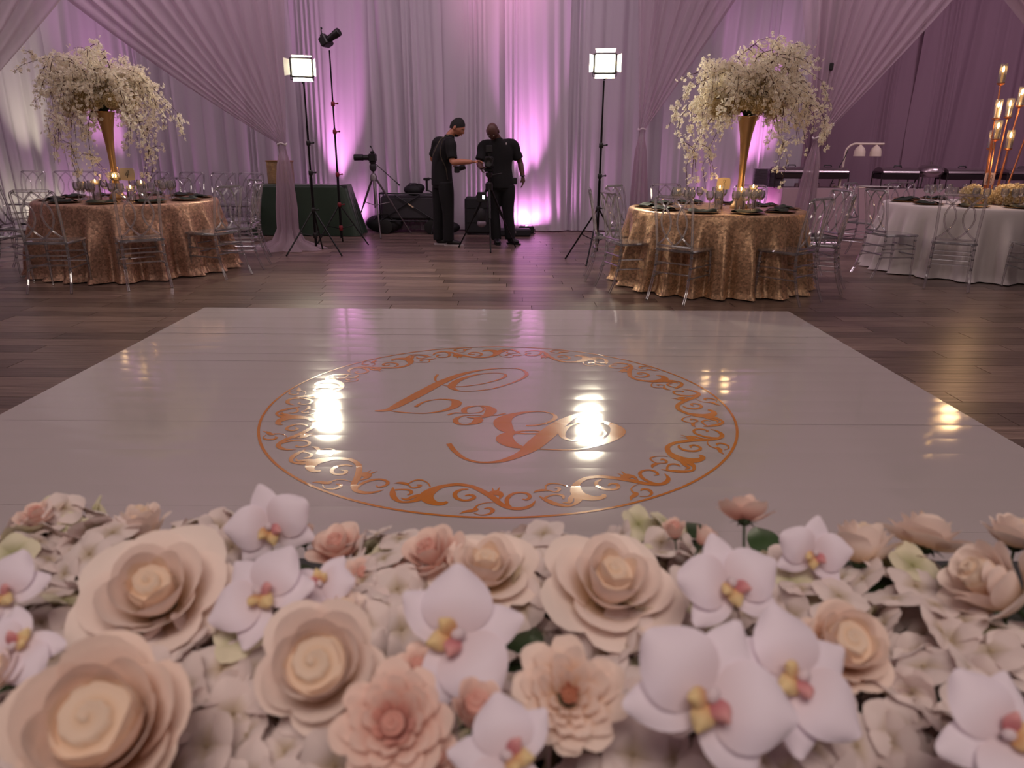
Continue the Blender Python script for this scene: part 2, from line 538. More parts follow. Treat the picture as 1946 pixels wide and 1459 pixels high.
def wallbox(name, c, s, m='wall'):
    q = MB(); q.box(c, s); return struct(q.build(name, M[m], smooth=False))
wallbox('wall_back', ((XL + XR) / 2, YB + 0.1, ZC / 2), (XR - XL + 0.4, 0.2, ZC + 0.3))
wallbox('wall_left', (XL - 0.1, (YN + YB) / 2, ZC / 2), (0.2, YB - YN, ZC + 0.3))
wallbox('wall_right', (XR + 0.1, (YN + YB) / 2, ZC / 2), (0.2, YB - YN, ZC + 0.3))
wallbox('wall_front', ((XL + XR) / 2, YN - 0.1, ZC / 2), (XR - XL + 0.4, 0.2, ZC + 0.3))
wallbox('ceiling', ((XL + XR) / 2, (YN + YB) / 2, ZC + 0.1), (XR - XL + 0.4, YB - YN + 0.4, 0.2), 'ceil')

# ------------------------------------------------------------------ dance floor wrap: cupped strips over the planks
df = MB(); rr = random.Random(11)
ytop = DFY1; strips = []
while ytop > DFY0:
    y0 = max(DFY0, ytop - ROW); strips.append((y0, ytop)); ytop -= ROW
TILT = {}
for k, (y0, y1) in enumerate(strips):
    tilt = rr.uniform(-0.0055, 0.0055); cup = rr.uniform(0.05, 0.11)
    tx = rr.uniform(-0.0006, 0.0006)
    TILT[k] = (y0, y1, tilt, cup, tx)
    yc = (y0 + y1) / 2
    def fn(u, v, y0=y0, y1=y1, yc=yc, tilt=tilt, cup=cup, tx=tx):
        Y = y0 + (y1 - y0) * v; X = DFX0 + (DFX1 - DFX0) * u
        return (X, Y, 0.0045 + tilt * (Y - yc) - cup * (Y - yc) ** 2 + tx * X * 0.2)
    df.grid(fn, 10, 6)
df.add([(DFX0, DFY0, 0.0), (DFX1, DFY0, 0), (DFX1, DFY1, 0), (DFX0, DFY1, 0), (DFX0, DFY0, 0.0045), (DFX1, DFY0, 0.0045), (DFX1, DFY1, 0.0045), (DFX0, DFY1, 0.0045)],
       [(0, 1, 5, 4), (1, 2, 6, 5), (2, 3, 7, 6), (3, 0, 4, 7)])
dance = thing('dance_floor', 'glossy white vinyl dance floor with a gold circular monogram', 'dance floor')
df.build('vinyl_wrap', M['vinyl'], dance, 'all')

def floor_z(X, Y):
    for k, (y0, y1, tilt, cup, tx) in TILT.items():
        if y0 - 1e-6 <= Y <= y1 + 1e-6:
            yc = (y0 + y1) / 2
            return 0.0045 + tilt * (Y - yc) - cup * (Y - yc) ** 2 + tx * X * 0.2
    return 0.0045

EC = Vector((-0.04, 3.605)); 
def ribbon(mb, pts, closed=False):
    """pts: (x, y, halfwidth) on the floor"""
    m = len(pts); vs = []
    for i, (x, y, h) in enumerate(pts):
        a = pts[(i + 1) % m] if (closed or i < m - 1) else pts[i]
        c = pts[i - 1] if (closed or i > 0) else pts[i]
        tx, ty = a[0] - c[0], a[1] - c[1]; l = math.hypot(tx, ty) or 1
        nx, ny = -ty / l, tx / l
        for s in (-1, 1):
            X, Y = x + nx * h * s, y + ny * h * s
            vs.append((X, Y, floor_z(X, Y) + 0.0014))
    fs = []
    for i in range(m if closed else m - 1):
        j = (i + 1) % m
        fs.append((2 * i, 2 * i + 1, 2 * j + 1, 2 * j))
    # keep faces pointing up
    fs2 = []
    for f in fs:
        a, b_, c = Vector(vs[f[0]]), Vector(vs[f[1]]), Vector(vs[f[2]])
        fs2.append(f if (b_ - a).cross(c - a).z > 0 else f[::-1])
    mb.add(vs, fs2)

em = MB()
ribbon(em, [(EC.x + 1.213 * math.cos(t), EC.y + 1.213 * math.sin(t), 0.0065) for t in [2 * PI * k / 260 for k in range(260)]], True)
em.build('ring_line', M['gold'], dance, False)

# one scroll unit, measured off the front of the ring (zoomed pixels -> floor -> polar), then turned 11 times
def z3(x, y): return fl(720 + x / 5.724, 900 + y / 5.724)
UNIT_S = [  # (points, widths in cm)
    ([(745, 315), (700, 335), (620, 335), (540, 300), (520, 245), (590, 190), (690, 150), (850, 128), (1000, 148), (1110, 195), (1230, 265), (1330, 345), (1450, 390), (1570, 388), (1660, 355), (1702, 305)],
     [1.3, 2.4, 3.0, 4.8, 5.6, 4.4, 2.8, 2.4, 2.4, 2.7, 3.0, 2.5, 2.3, 2.2, 1.6, 0.2]),
    ([(1455, 385), (1400, 345), (1395, 285), (1450, 235), (1530, 218), (1610, 228), (1642, 262), (1610, 295), (1560, 288)],
     [0.7, 1.6, 1.8, 1.6, 1.4, 1.5, 1.5, 1.3, 0.5]),
    ([(975, 180), (890, 188), (830, 225), (840, 272), (910, 302), (990, 298), (1038, 268), (1000, 243), (935, 252)],
     [0.8, 1.5, 1.9, 1.8, 1.5, 1.6, 1.7, 1.5, 0.7]),
    ([(155, 160), (150, 215), (165, 270), (230, 315), (330, 318), (430, 290), (520, 235)],
     [0.4, 2.3, 2.4, 1.6, 1.6, 3.2, 3.6]),
    ([(165, 190), (240, 183), (330, 190), (355, 220), (310, 245)], [1.2, 1.0, 1.3, 1.5, 0.6]),
    ([(240, 275), (300, 292), (380, 262), (460, 240)], [0.3, 1.6, 2.2, 2.0]),
    ([(1260, 325), (1160, 330), (1080, 352), (1038, 395)], [0.3, 0.5, 0.7, 1.2]),
    ([(875, 450), (940, 425), (1010, 415), (1060, 400), (1050, 378)], [0.2, 1.6, 2.3, 1.8, 0.2]),
    ([(1030, 440), (1110, 463), (1200, 450), (1240, 410), (1200, 385), (1145, 392)], [0.4, 0.6, 1.2, 1.7, 1.4, 0.5]),
    ([(560, 155), (530, 110), (460, 80), (380, 88), (325, 118)], [0.7, 0.6, 1.0, 0.9, 0.5]),
    ([(165, 115), (230, 110), (300, 122), (320, 140)], [0.2, 1.6, 1.9, 0.3]),
    ([(325, 130), (360, 165), (425, 158), (452, 138), (412, 132)], [0.5, 0.9, 1.4, 1.4, 0.5]),
    ([(1190, 220), (1240, 215), (1290, 225), (1330, 250), (1300, 300)], [0.3, 3.0, 4.2, 2.0, 0.3]),
    ([(1260, 240), (1290, 200), (1315, 158)], [1.6, 1.2, 0.1]),
    ([(1240, 240), (1245, 205), (1235, 165)], [1.4, 1.0, 0.1]),
]
PER = 2 * PI / 11
for k in range(11):
    sc = MB()
    for pts, ws in UNIT_S:
        pol = []
        for (x, y_), wd in zip(pts, ws):
            p = z3(x, y_); dx, dy = p.x - EC.x, p.y - EC.y
            pol.append((math.atan2(dy, dx), math.hypot(dx, dy) , wd / 200))
        pol = spline(pol, 5)
        ribbon(sc, [(EC.x + r_ * math.cos(t + k * PER), EC.y + r_ * math.sin(t + k * PER), max(0.0008, h)) for t, r_, h in pol])
    sc.build('scroll_ornament', M['gold'], dance, False)

def letter(name, segs, ox, oy, s):
    q = MB()
    for pts in segs:
        P3 = [(fl(ox + x / s, oy + y_ / s).x, fl(ox + x / s, oy + y_ / s).y, w_ / 200) for x, y_, w_ in pts]
        ribbon(q, [(a, b_, max(0.001, c)) for a, b_, c in spline(P3, 7)])
    return q.build(name, M['gold'], dance, False)
letter('letter', [
    [(870, 190, 1.6), (845, 222, 1.6), (850, 262, 1.2), (915, 300, 0.9), (1000, 316, 0.8), (1150, 318, 0.9), (1350, 292, 1.0), (1530, 245, 1.4), (1605, 205, 2.2), (1570, 178, 1.1), (1430, 174, 1.0), (1250, 200, 2.2), (1090, 255, 4.2), (1020, 318, 4.8), (1075, 360, 1.8), (1200, 371, 1.0), (1430, 350, 1.2), (1650, 290, 1.3), (1790, 230, 2.0), (1838, 182, 2.4), (1770, 132, 1.4), (1600, 122, 1.0), (1350, 140, 2.0), (1120, 190, 4.2), (900, 278, 6.0), (700, 385, 6.6), (500, 490, 6.0), (390, 548, 4.5), (310, 578, 3.2), (240, 584, 2.6), (185, 584, 1.2)],
    [(320, 574, 1.0), (450, 598, 1.2), (700, 612, 1.2), (900, 590, 2.0), (1040, 545, 4.2), (1075, 500, 5.6), (1030, 468, 3.0), (900, 457, 1.2), (750, 480, 1.3), (680, 508, 1.8), (630, 542, 2.2)]], 680, 680, 5.724)
letter('ampersand', [
    [(978, 632, 1.6), (1060, 608, 1.4), (1200, 612, 0.8), (1330, 600, 1.0), (1370, 568, 1.0), (1345, 545, 0.7)],
    [(1200, 611, 0.8), (1155, 592, 3.0), (1180, 552, 2.6), (1300, 532, 1.2), (1410, 545, 3.4), (1450, 585, 6.2), (1405, 635, 4.4), (1330, 658, 2.0), (1250, 662, 1.6), (1185, 656, 0.7)],
    [(1605, 612, 1.8), (1500, 635, 1.0), (1330, 636, 0.9), (1150, 640, 1.0), (1065, 680, 2.8), (1090, 724, 2.4), (1190, 734, 1.4), (1285, 710, 4.6), (1310, 678, 5.0), (1270, 660, 1.0)]], 680, 680, 5.724)
letter('letter', [
    [(890, 265, 1.6), (1000, 260, 1.6), (1120, 230, 1.8), (1185, 188, 2.4), (1155, 148, 1.4), (1050, 125, 1.2), (900, 130, 2.2), (750, 162, 5.0), (660, 220, 9.0), (690, 295, 8.0), (780, 335, 2.6), (900, 345, 1.2), (1020, 342, 1.4), (1035, 325, 1.4), (960, 317, 1.0), (830, 324, 1.6), (710, 356, 6.0), (680, 402, 8.6), (750, 455, 6.5), (880, 488, 2.4), (1050, 500, 1.0), (1250, 508, 0.9), (1450, 498, 1.2), (1650, 445, 3.0), (1770, 380, 6.0), (1812, 318, 7.4), (1760, 262, 4.8), (1650, 225, 2.0), (1500, 218, 1.2), (1340, 262, 1.6), (1255, 330, 3.6), (1280, 392, 2.2), (1400, 418, 1.2), (1600, 400, 1.2), (1685, 345, 1.4), (1650, 305, 1.0)],
    [(1650, 160, 1.2), (1600, 135, 1.2), (1470, 138, 1.4), (1330, 190, 5.0), (1200, 270, 8.0), (1080, 370, 9.0), (960, 470, 8.2), (850, 545, 5.0), (700, 606, 3.4), (560, 632, 2.0), (400, 630, 1.6), (270, 590, 2.0), (180, 520, 2.4), (120, 445, 2.6)]], 830, 760, 5.26)

# ------------------------------------------------------------------ drapes
def folds(seed, width, dens=4.4):
    """1D pleat profile: returns f(s) in metres, mixed broad and tight folds"""
    r = random.Random(seed)
    amps = [(r.uniform(0.6, 1.0) * 0.050, r.uniform(0.75, 1.25) * dens * 0.42, r.uniform(0, 6.3)),
            (r.uniform(0.6, 1.0) * 0.027, r.uniform(0.8, 1.2) * dens, r.uniform(0, 6.3)),
            (0.010, r.uniform(0.8, 1.2) * dens * 2.3, r.uniform(0, 6.3))]
    wob = [(r.uniform(0.3, 0.8), r.uniform(0.5, 1.2), r.uniform(0, 6.3)) for _ in range(2)]
    cl = [(r.uniform(0.05, 0.95) * width, r.uniform(0.10, 0.26)) for _ in range(max(1, int(width / 1.3)))]
    def f(s, tz=0.0):
        w2 = s + sum(a * math.sin(q * s + p + tz * 0.35) for a, q, p in wob) * 0.55
        z = 0
        for a, q, p in amps:
            v = math.sin(w2 * q * 2 * PI / 2 + p)
            z += a * (1 - 2 * abs(v) ** 0.85) if a > 0.015 else a * v
        for c, hw in cl:      # clusters of tight pleats
            k = max(0, 1 - abs(s - c) / hw)
            z += 0.035 * k * math.sin((s - c) * 2 * PI / 0.075)
        return z
    return f

def drape(label, x0, x1, Y, seed, m='drape', z1=4.9, z0=0.02, lean=0.0, res=0.016, group='white drapes along the back wall', slope=0.0):
    W = x1 - x0; f = folds(seed, W); q = MB()
    nx = int(W / res); nz = 14
    def fn(u, v):
        s = u * W; z = z0 + (z1 - z0) * v
        wob = 0.04 * math.sin(s * 1.7 + v * 2.1 + seed)
        amp = 0.75 + 0.45 * (1 - v)
        foot = 0.05 * max(0, 1 - v / 0.06)
        return (x0 + s + lean * (z - 2) + wob * (1 - v), Y + slope * s + f(s, v * 2) * amp - foot * (0.5 + 0.5 * math.sin(s * 17)), z)
    q.grid(fn, nx, nz)
    o = q.build('wall_drape', M[m], None, 'all')
    return tag(o, label, 'drape', None)

drape('pale drape at the far left, washed greenish white by a floor light', -9.4, -7.1, 12.15, 1, slope=0.02)
drape('white drape behind the gold pedestal vase of table four, lit pink low down', -7.15, -5.2, 12.22, 2)
drape('mauve drape in shadow seen through the left diagonal voile swag', -5.25, -3.35, 12.17, 3)
drape('white drape lit pink above the green clothed table', -3.4, -2.1, 12.25, 4)
drape('mauve drape behind the silver camera tripod', -2.15, -1.05, 12.18, 5)
drape('narrow pleated drape behind the man reaching out his arm', -1.1, -0.05, 12.26, 6)
drape('brightest pink lit drape right behind the taller broad man', -0.08, 0.95, 12.16, 7)
drape('mauve drape behind the right hand light panel stand', 0.9, 2.5, 12.24, 8)
drape('strongly pink lit drape behind the right gold vase', 2.45, 4.75, 12.18, 9)
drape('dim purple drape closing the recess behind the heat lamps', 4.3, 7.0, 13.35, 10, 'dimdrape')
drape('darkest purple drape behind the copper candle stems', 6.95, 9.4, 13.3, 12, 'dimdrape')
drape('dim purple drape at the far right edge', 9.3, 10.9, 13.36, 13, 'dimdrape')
# short return drape beside the recess
q = MB(); ff = folds(21, 1.2)
q.grid(lambda u, v: (4.78 + ff(u * 1.2) * 0.9, 12.15 + u * 1.2, 0.02 + 4.88 * v), 60, 8)
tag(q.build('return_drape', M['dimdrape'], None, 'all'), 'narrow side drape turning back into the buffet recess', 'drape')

def swag(label, top0, top1, gather, col_w, foot, seed, nfold=22, sag=0.5, m='sheer', w_g=0.10, flare=0.32, sheer_top=None, puddle=True):
    """voile fanned at the ceiling, gathered on a post, falling as a narrow column"""
    r = random.Random(seed); ph = [r.uniform(0, 6.3) for _ in range(6)]
    g = Vector(gather); t0 = Vector(top0); t1 = Vector(top1); ft = Vector(foot)
    q = MB(); NU = 180; NV = 26
    def fn(u, v):
        if v < 0.62:                      # fan
            k = v / 0.62
            tp = t0.lerp(t1, u)
            gp = g + Vector(((u - 0.5) * w_g, 0, 0))
            p = tp.lerp(gp, k)
            # the outer cloth sags more
            L_ = (tp - gp); L_.z = 0
            p.z -= sag * 4 * k * (1 - k) * 0.25 * min(1.0, L_.length / 1.5)
            wd = (1 - k)
            fo = math.sin(u * nfold * 2 * PI + ph[0] + 1.2 * math.sin(u * 5 + ph[1])) + 0.4 * math.sin(u * nfold * 9.0 + ph[2])
            p.y += fo * (0.038 * wd + 0.008) + 0.09 * math.sin(u * 3 + ph[3]) * wd
            return p
        k = (v - 0.62) / 0.38
        c = g.lerp(ft, k)
        hw = (w_g * 0.5 + (col_w * 0.5 - w_g * 0.5) * min(1, k * 1.6) ** 0.8)
        if puddle and k > 0.84: hw += flare * ((k - 0.84) / 0.16) ** 1.6
        a = u * 2 * PI * 0.98 + PI / 2
        rr_ = hw * (1 + 0.16 * math.sin(a * 9 + ph[4] + k * 2) + 0.08 * math.sin(a * 17 + ph[5]))
        zz = c.z
        if puddle and k > 0.84: zz = max(0.015 + 0.03 * (1 + math.sin(a * 7 + ph[1])) * (1 - (k - 0.84) / 0.16), zz * (1 - 0.3 * ((k - 0.84) / 0.16)))
        blend = min(1, k * 6)
        return Vector((c.x + math.cos(a) * rr_ * blend + (u - 0.5) * w_g * (1 - blend), c.y + math.sin(a) * rr_ * 0.8 * blend, zz))
    q.grid(fn, NU, NV)
    o = thing('voile_swag', label, 'drape', (0, 0, 0))
    q.build('voile', M[m], o, 'all')
    tie = MB(); tie.tube([(g.x + w_g * 0.55 * math.cos(t), g.y + w_g * 0.55 * math.sin(t), g.z + 0.01 * math.sin(3 * t)) for t in [2 * PI * i / 14 for i in range(14)]], 0.012, 6, closed=True)
    tie.build('tie_band', M['whitecloth'], o)
    return o

def post(label, x, y, z1, m='blackm'):
    q = MB(); q.tube([(x, y, 0), (x, y, z1)], 0.022, 10); q.box((x, y, 0.006), (0.36, 0.36, 0.012), bev=0.004)
    return tag(q.build('drape_post', M[m]), label, 'post')

swag('left voile swag falling from the ceiling to a tied column at the green table', (-7.6, 9.9, 4.9), (-2.62, 9.8, 4.9), (-2.93, 9.85, 1.34), 0.25, (-2.92, 9.75, 0.0), 3, sag=0.9, nfold=13)
swag('right voile swag tied to the post in front of the recess', (3.25, 10.0, 4.9), (6.95, 10.1, 4.9), (4.06, 10, 1.47), 0.24, (3.98, 9.95, 0.0), 5, sag=0.4, nfold=12)
swag('slim voile swag gathered beside the right hand light panel', (1.76, 11.55, 4.9), (4.2, 11.5, 4.9), (2.02, 11.55, 1.6), 0.24, (2.04, 11.55, 0.0), 7, sag=0.3, nfold=8)
swag('voile swag crossing the top left corner of the picture', (-7.4, 8.2, 4.9), (-2.3, 8.1, 4.9), (-6.2, 8.15, 1.3), 0.25, (-6.2, 8.15, 0.0), 9, sag=0.5, nfold=10)
swag('voile swag edge entering at the top right corner', (2.8, 8.1, 4.9), (8.0, 8.2, 4.9), (6.9, 8.2, 1.3), 0.25, (6.9, 8.2, 0.0), 11, sag=0.5, nfold=10)
p1 = at(1587, 0, 10.06); 
q = MB(); q.tube([(4.12, 10.08, 0), (4.12, 10.08, 4.9)], 0.018, 8); q.box((4.12, 10.08, 0.006), (0.36, 0.36, 0.012), bev=0.004)
t = thing('drape_post', 'dark upright pipe inside the right voile swag with a black collar', 'post')
q.build('pipe', M['steeld'], t)
pc = at(1573, 127, 10.06)
q = MB(); q.box((4.12, 10.05, pc.z), (0.075, 0.09, 0.09), bev=0.01); q.build('collar', M['black'], t)

# wall wash fixtures
for i, (x, y_, z, e, col) in enumerate(WASH[:5]):
    light('wall_washer_beam', 'SPOT', (x, y_ - 0.24, 0.11), e * 1.7, col, (x, y_ + 0.55, 1.6), spot=160, blend=0.6, soft=0.05)
    light('wall_washer_throw', 'SPOT', (x, y_ - 0.26, 0.13), e * 13.0, col, (x, y_ + 0.12, 2.7), spot=36, blend=1.0, soft=0.05)
names = ['black floor uplight hidden behind the green clothed table', 'small black floor uplight by the shoes of the taller broad man', 'black floor uplight behind the right sequin table', 'black floor uplight behind table four', 'black floor uplight at the far left drape']
for (x, y_, z, e, col), lb in zip(WASH[:5], names):
    t = thing('floor_uplight', lb, 'light', (x, y_ - 0.24, 0), group=None)
    q = MB(); q.box((0, 0, 0.07), (0.24, 0.16, 0.11), bev=0.012); q.build('housing', M['black'], t)
    q = MB(); q.box((0, 0.0, 0.129), (0.19, 0.11, 0.008)); q.build('lens', M['glass'], t)
    q = MB(); q.tube([(-0.13, 0, 0.08), (-0.14, 0, 0.01), (0.14, 0, 0.01), (0.13, 0, 0.08)], 0.008, 6); q.build('bracket', M['blackm'], t)
light('gather_spot', 'SPOT', (0.0, 10.4, 4.7), 110, (1.0, 0.38, 0.62), (-0.1, 12.2, 3.7), spot=55, blend=1.0)

# ------------------------------------------------------------------ round tables
def round_table(cx, cy, R, Rb, mkey, lab_t, lab_c, seed):
    t = thing('round_table', lab_t, 'table', (cx, cy, 0))
    q = MB(); q.lathe([(0.0, 0.715), (R - 0.012, 0.715), (R - 0.004, 0.72), (R - 0.004, 0.742), (0.0, 0.745)], n=48); q.build('tabletop', M['bagg'], t)
    for a in (0.6, 2.2, 3.7, 5.3):
        q = MB(); q.tube([(0.5 * math.cos(a), 0.5 * math.sin(a), 0.715), (0.58 * math.cos(a), 0.58 * math.sin(a), 0.012)], 0.016, 8); q.build('leg', M['alu'], t)
    r = random.Random(seed); ph = [r.uniform(0, 6.3) for _ in range(4)]
    nf = 21
    def fn(u, v):
        a = u * 2 * PI
        if v < 0.22:
            k = v / 0.22
            return (R * k * math.cos(a), R * k * math.sin(a), 0.752)
        k = (v - 0.22) / 0.78
        if k < 0.06:
            kk = k / 0.06
            rr_ = R + 0.012 * kk; zz = 0.752 - 0.02 * kk
            return (rr_ * math.cos(a), rr_ * math.sin(a), zz)
        kk = (k - 0.06) / 0.94
        fo = math.sin(a * nf + ph[0] + 1.3 * math.sin(a * 3 + ph[1])); fo2 = math.sin(a * nf * 2.3 + ph[2])
        fo = math.copysign(abs(fo) ** 0.75, fo)
        rr_ = R + 0.012 + (Rb - R) * kk ** 0.85 + (0.064 * fo + 0.020 * fo2) * smoothstep(0, 0.75, kk) + 0.02 * math.sin(a * 5 + ph[3]) * kk
        zz = 0.732 - 0.722 * kk
        if kk > 0.93: rr_ += 0.03 * (kk - 0.93) / 0.07; zz = max(0.012, zz)
        return (rr_ * math.cos(a), rr_ * math.sin(a), zz)
    q = MB(); q.grid(fn, 320, 30, True)
    c = q.build('tablecloth', M[mkey], None, 'all', (cx, cy, 0))
    tag(c, lab_c, 'tablecloth')
LT, RT, WT = (-4.14, 8.12), (2.10, 7.47), (5.33, 8.47)
round_table(*LT, 0.90, 0.985, 'sequin', 'round banquet table under the left rose gold cloth', 'rose gold sequin tablecloth on the left round table', 1)
round_table(*RT, 0.86, 0.945, 'sequin2', 'round banquet table under the right champagne gold cloth', 'champagne gold sequin tablecloth on the right round table', 2)
round_table(*WT, 0.92, 1.02, 'whitecloth', 'round banquet table under the plain white cloth', 'plain white floor length tablecloth at the right edge', 3)

# ------------------------------------------------------------------ acrylic chair
def make_chair(label, cat='chair'):
    A = M['acr']
    t = thing('acrylic_chair', label, cat)
    # backrest at -Y side (local), sitter looks to +Y
    q = MB(); q.box((0, 0.0, 0.452), (0.40, 0.39, 0.026), bev=0.012); q.build('seat', A, t)
    q = MB()
    for sx in (-1, 1):
        q.tube(spline([(sx * 0.175, -0.185, 0.46), (sx * 0.180, -0.215, 0.68), (sx * 0.185, -0.255, 0.87), (sx * 0.172, -0.262, 0.905), (sx * 0.145, -0.265, 0.918)], 4), 0.0125, 8)
    q.tube([(-0.147, -0.265, 0.918), (0.147, -0.265, 0.918)], 0.0125, 8)
    q.tube([(-0.172, -0.192, 0.49), (0.172, -0.192, 0.49)], 0.010, 8)
    q.build('back_frame', A, t)
    def by(z): return -0.19 - 0.075 * ((z - 0.49) / 0.42) ** 1.2
    for sx in (-1, 1):
        for c0, c1 in ((0.0, 0.128), (0.172, 0.030)):
            q = MB(); pts = []
            for k in range(13):
                v = k / 12; z = 0.495 + 0.415 * v
                x = c0 + (c1 - c0) * math.sin(PI * v) ** 0.8
                pts.append((sx * x, by(z), z))
            q.tube(pts, 0.0085, 7); q.build('back_hoop', A, t)
    for sx in (-1, 1):
        q = MB(); q.tube([(sx * 0.172, 0.165, 0.44), (sx * 0.178, 0.172, 0.30), (sx * 0.182, 0.178, 0.02), (sx * 0.182, 0.178, 0.003)], [0.014, 0.013, 0.009, 0.012], 8)
        for z in (0.40, 0.31, 0.21): q.lathe([(0.010, -0.008), (0.0175, 0), (0.010, 0.008)], (sx * 0.177, 0.171 + (0.4 - z) * 0.018, z), 8)
        q.build('leg', A, t)
        q = MB(); q.tube(spline([(sx * 0.175, -0.18, 0.46), (sx * 0.178, -0.19, 0.30), (sx * 0.186, -0.235, 0.12), (sx * 0.19, -0.285, 0.003)], 4), 0.0125, 8)
        for z, yy in ((0.40, -0.183), (0.31, -0.19), (0.21, -0.208)): q.lathe([(0.010, -0.008), (0.0175, 0), (0.010, 0.008)], (sx * 0.178, yy, z), 8)
        q.build('leg', A, t)
        for z in (0.31, 0.22):
            q = MB(); q.tube([(sx * 0.178, 0.17, z), (sx * 0.18, -0.20, z)], 0.0075, 7); q.build('stretcher', A, t)
    for z, y0 in ((0.34, 0.170), (0.25, 0.173), (0.34, -0.187), (0.25, -0.20)):
        q = MB(); q.tube([(-0.177, y0, z), (0.177, y0, z)], 0.0075, 7); q.build('stretcher', A, t)
    return t
chair0 = None
def place_chair(x, y_, outward_deg, label, group):
    """outward: compass of the backrest seen from the table"""
    global chair0
    rz = rad(outward_deg + 90)
    if chair0 is None:
        chair0 = make_chair(label); chair0.location = (x, y_, 0); chair0.rotation_euler = (0, 0, rz); chair0['group'] = group
        return chair0
    return dup(chair0, (x, y_, 0), rz, label, group)
GL, GR, GW, GB = 'acrylic chairs around the left sequin table', 'acrylic chairs around the right sequin table', 'acrylic chairs around the white table', 'acrylic chairs lined up at the left drapes'
for x, y_, a, lb in (
    (-4.24, 6.86, -84, 'clear acrylic chair in front of the left table, second from the left edge'),
    (-3.57, 7.08, -55, 'clear acrylic chair with its back to us right of centre at the left table'),
    (-5.02, 7.22, -130, 'clear acrylic chair cut by the left picture edge, nearest to us'),
    (-3.08, 7.68, -22, 'clear acrylic chair at the right side of the left table, nearer one'),
    (-3.02, 8.22, 6, 'clear acrylic chair at the right side of the left table, farther one'),
    (-3.28, 8.98, 45, 'clear acrylic chair behind the right rim of the left table'),
    (-4.22, 9.30, 92, 'clear acrylic chair behind the left table beneath the blossom cloud'),
    (-5.22, 7.95, -172, 'clear acrylic chair at the left side of the left table by the picture edge')):
    place_chair(x, y_, a, lb, GL)
for x, y_, a, lb in (
    (1.61, 6.61, -133, 'clear acrylic chair in front of the right sequin table, left of centre'),
    (2.53, 6.55, -50, 'clear acrylic chair in front of the right sequin table, right of centre'),
    (1.20, 7.08, -165, 'clear acrylic chair at the left side of the right table, nearest to us'),
    (1.10, 7.62, 176, 'clear acrylic chair at the left side of the right table, second back'),
    (1.40, 8.22, 140, 'clear acrylic chair at the left rear of the right table'),
    (1.92, 8.58, 102, 'clear acrylic chair behind the right table left of the gold vase'),
    (2.72, 8.50, 62, 'clear acrylic chair behind the right table right of the gold vase'),
    (3.02, 7.08, -28, 'clear acrylic chair at the right side of the right table, nearer one'),
    (3.22, 7.72, 8, 'clear acrylic chair at the right side of the right table, farther one')):
    place_chair(x, y_, a, lb, GR)
for x, y_, a, lb in (
    (4.19, 7.98, -172, 'clear acrylic chair seen side on at the left of the white table'),
    (4.48, 7.30, -120, 'clear acrylic chair with its back to us in front of the white table'),
    (5.25, 7.15, -95, 'clear acrylic chair cut by the right picture edge at the white table'),
    (4.56, 9.36, 130, 'clear acrylic chair behind the left rim of the white table'),
    (5.25, 9.65, 95, 'clear acrylic chair behind the flowers of the white table')):
    place_chair(x, y_, a, lb, GW)
for px_, where in ((35, 'first from left'), (99, 'second from left'), (146, 'third from left'), (279, 'fourth from left'), (346, 'fifth from left'), (408, 'sixth from left'), (462, 'nearest the green table')):
    p = at(px_, 318, 11.25)
    place_chair(p.x, 11.3, 90, 'faint clear acrylic chair in the row at the left drapes, ' + where, GB)

# ------------------------------------------------------------------ tableware
def make_goblet():
    t = thing('goblet', '', 'glass')
    q = MB(); q.lathe([(0.0, 0.09), (0.018, 0.094), (0.036, 0.12), (0.040, 0.15), (0.034, 0.185), (0.032, 0.185), (0.038, 0.15), (0.034, 0.122), (0.0, 0.098)], n=14); q.build('bowl', M['glass'], t)
    q = MB(); q.lathe([(0.034, 0.0), (0.034, 0.003), (0.006, 0.010), (0.005, 0.05), (0.007, 0.092)], n=12); q.build('stem', M['glass'], t)
    return t
def make_setting():
    t = thing('charger_plate', '', 'plate')
    q = MB(); q.lathe([(0.0, 0.002), (0.10, 0.0), (0.155, 0.010), (0.160, 0.013), (0.155, 0.015), (0.10, 0.006), (0.0, 0.006)], n=28); q.build('plate', M['charger'], t)
    return t
def napkin_mesh():
    q = MB()
    q.grid(lambda u, v: ((u - 0.5) * 0.26, (v - 0.5) * (0.15 + 0.05 * math.sin(u * 5)), 0.018 + 0.012 * math.sin(u * 9) * math.sin(v * 4) + 0.012 * math.sin(PI * v)), 14, 8)
    q.grid(lambda u, v: ((u - 0.5) * 0.26, (v - 0.5) * (0.15 + 0.05 * math.sin(u * 5)), 0.013 + 0.003 * math.sin(u * 9)), 14, 8)
    return q.mesh('napkin', M['napkin'], True)
NAP = napkin_mesh()
gob0 = make_goblet(); gob0.location = (LT[0] - 0.3, LT[1] - 0.3, 0.752)
set0 = make_setting()
TZ = 0.754
first = dict(g=True, s=True)
side = {-90: 'nearest to us', -54: 'front right', -18: 'right', 18: 'right rear', 54: 'back right', 90: 'at the back', 126: 'back left', 162: 'left rear', 198: 'left', 234: 'front left'}
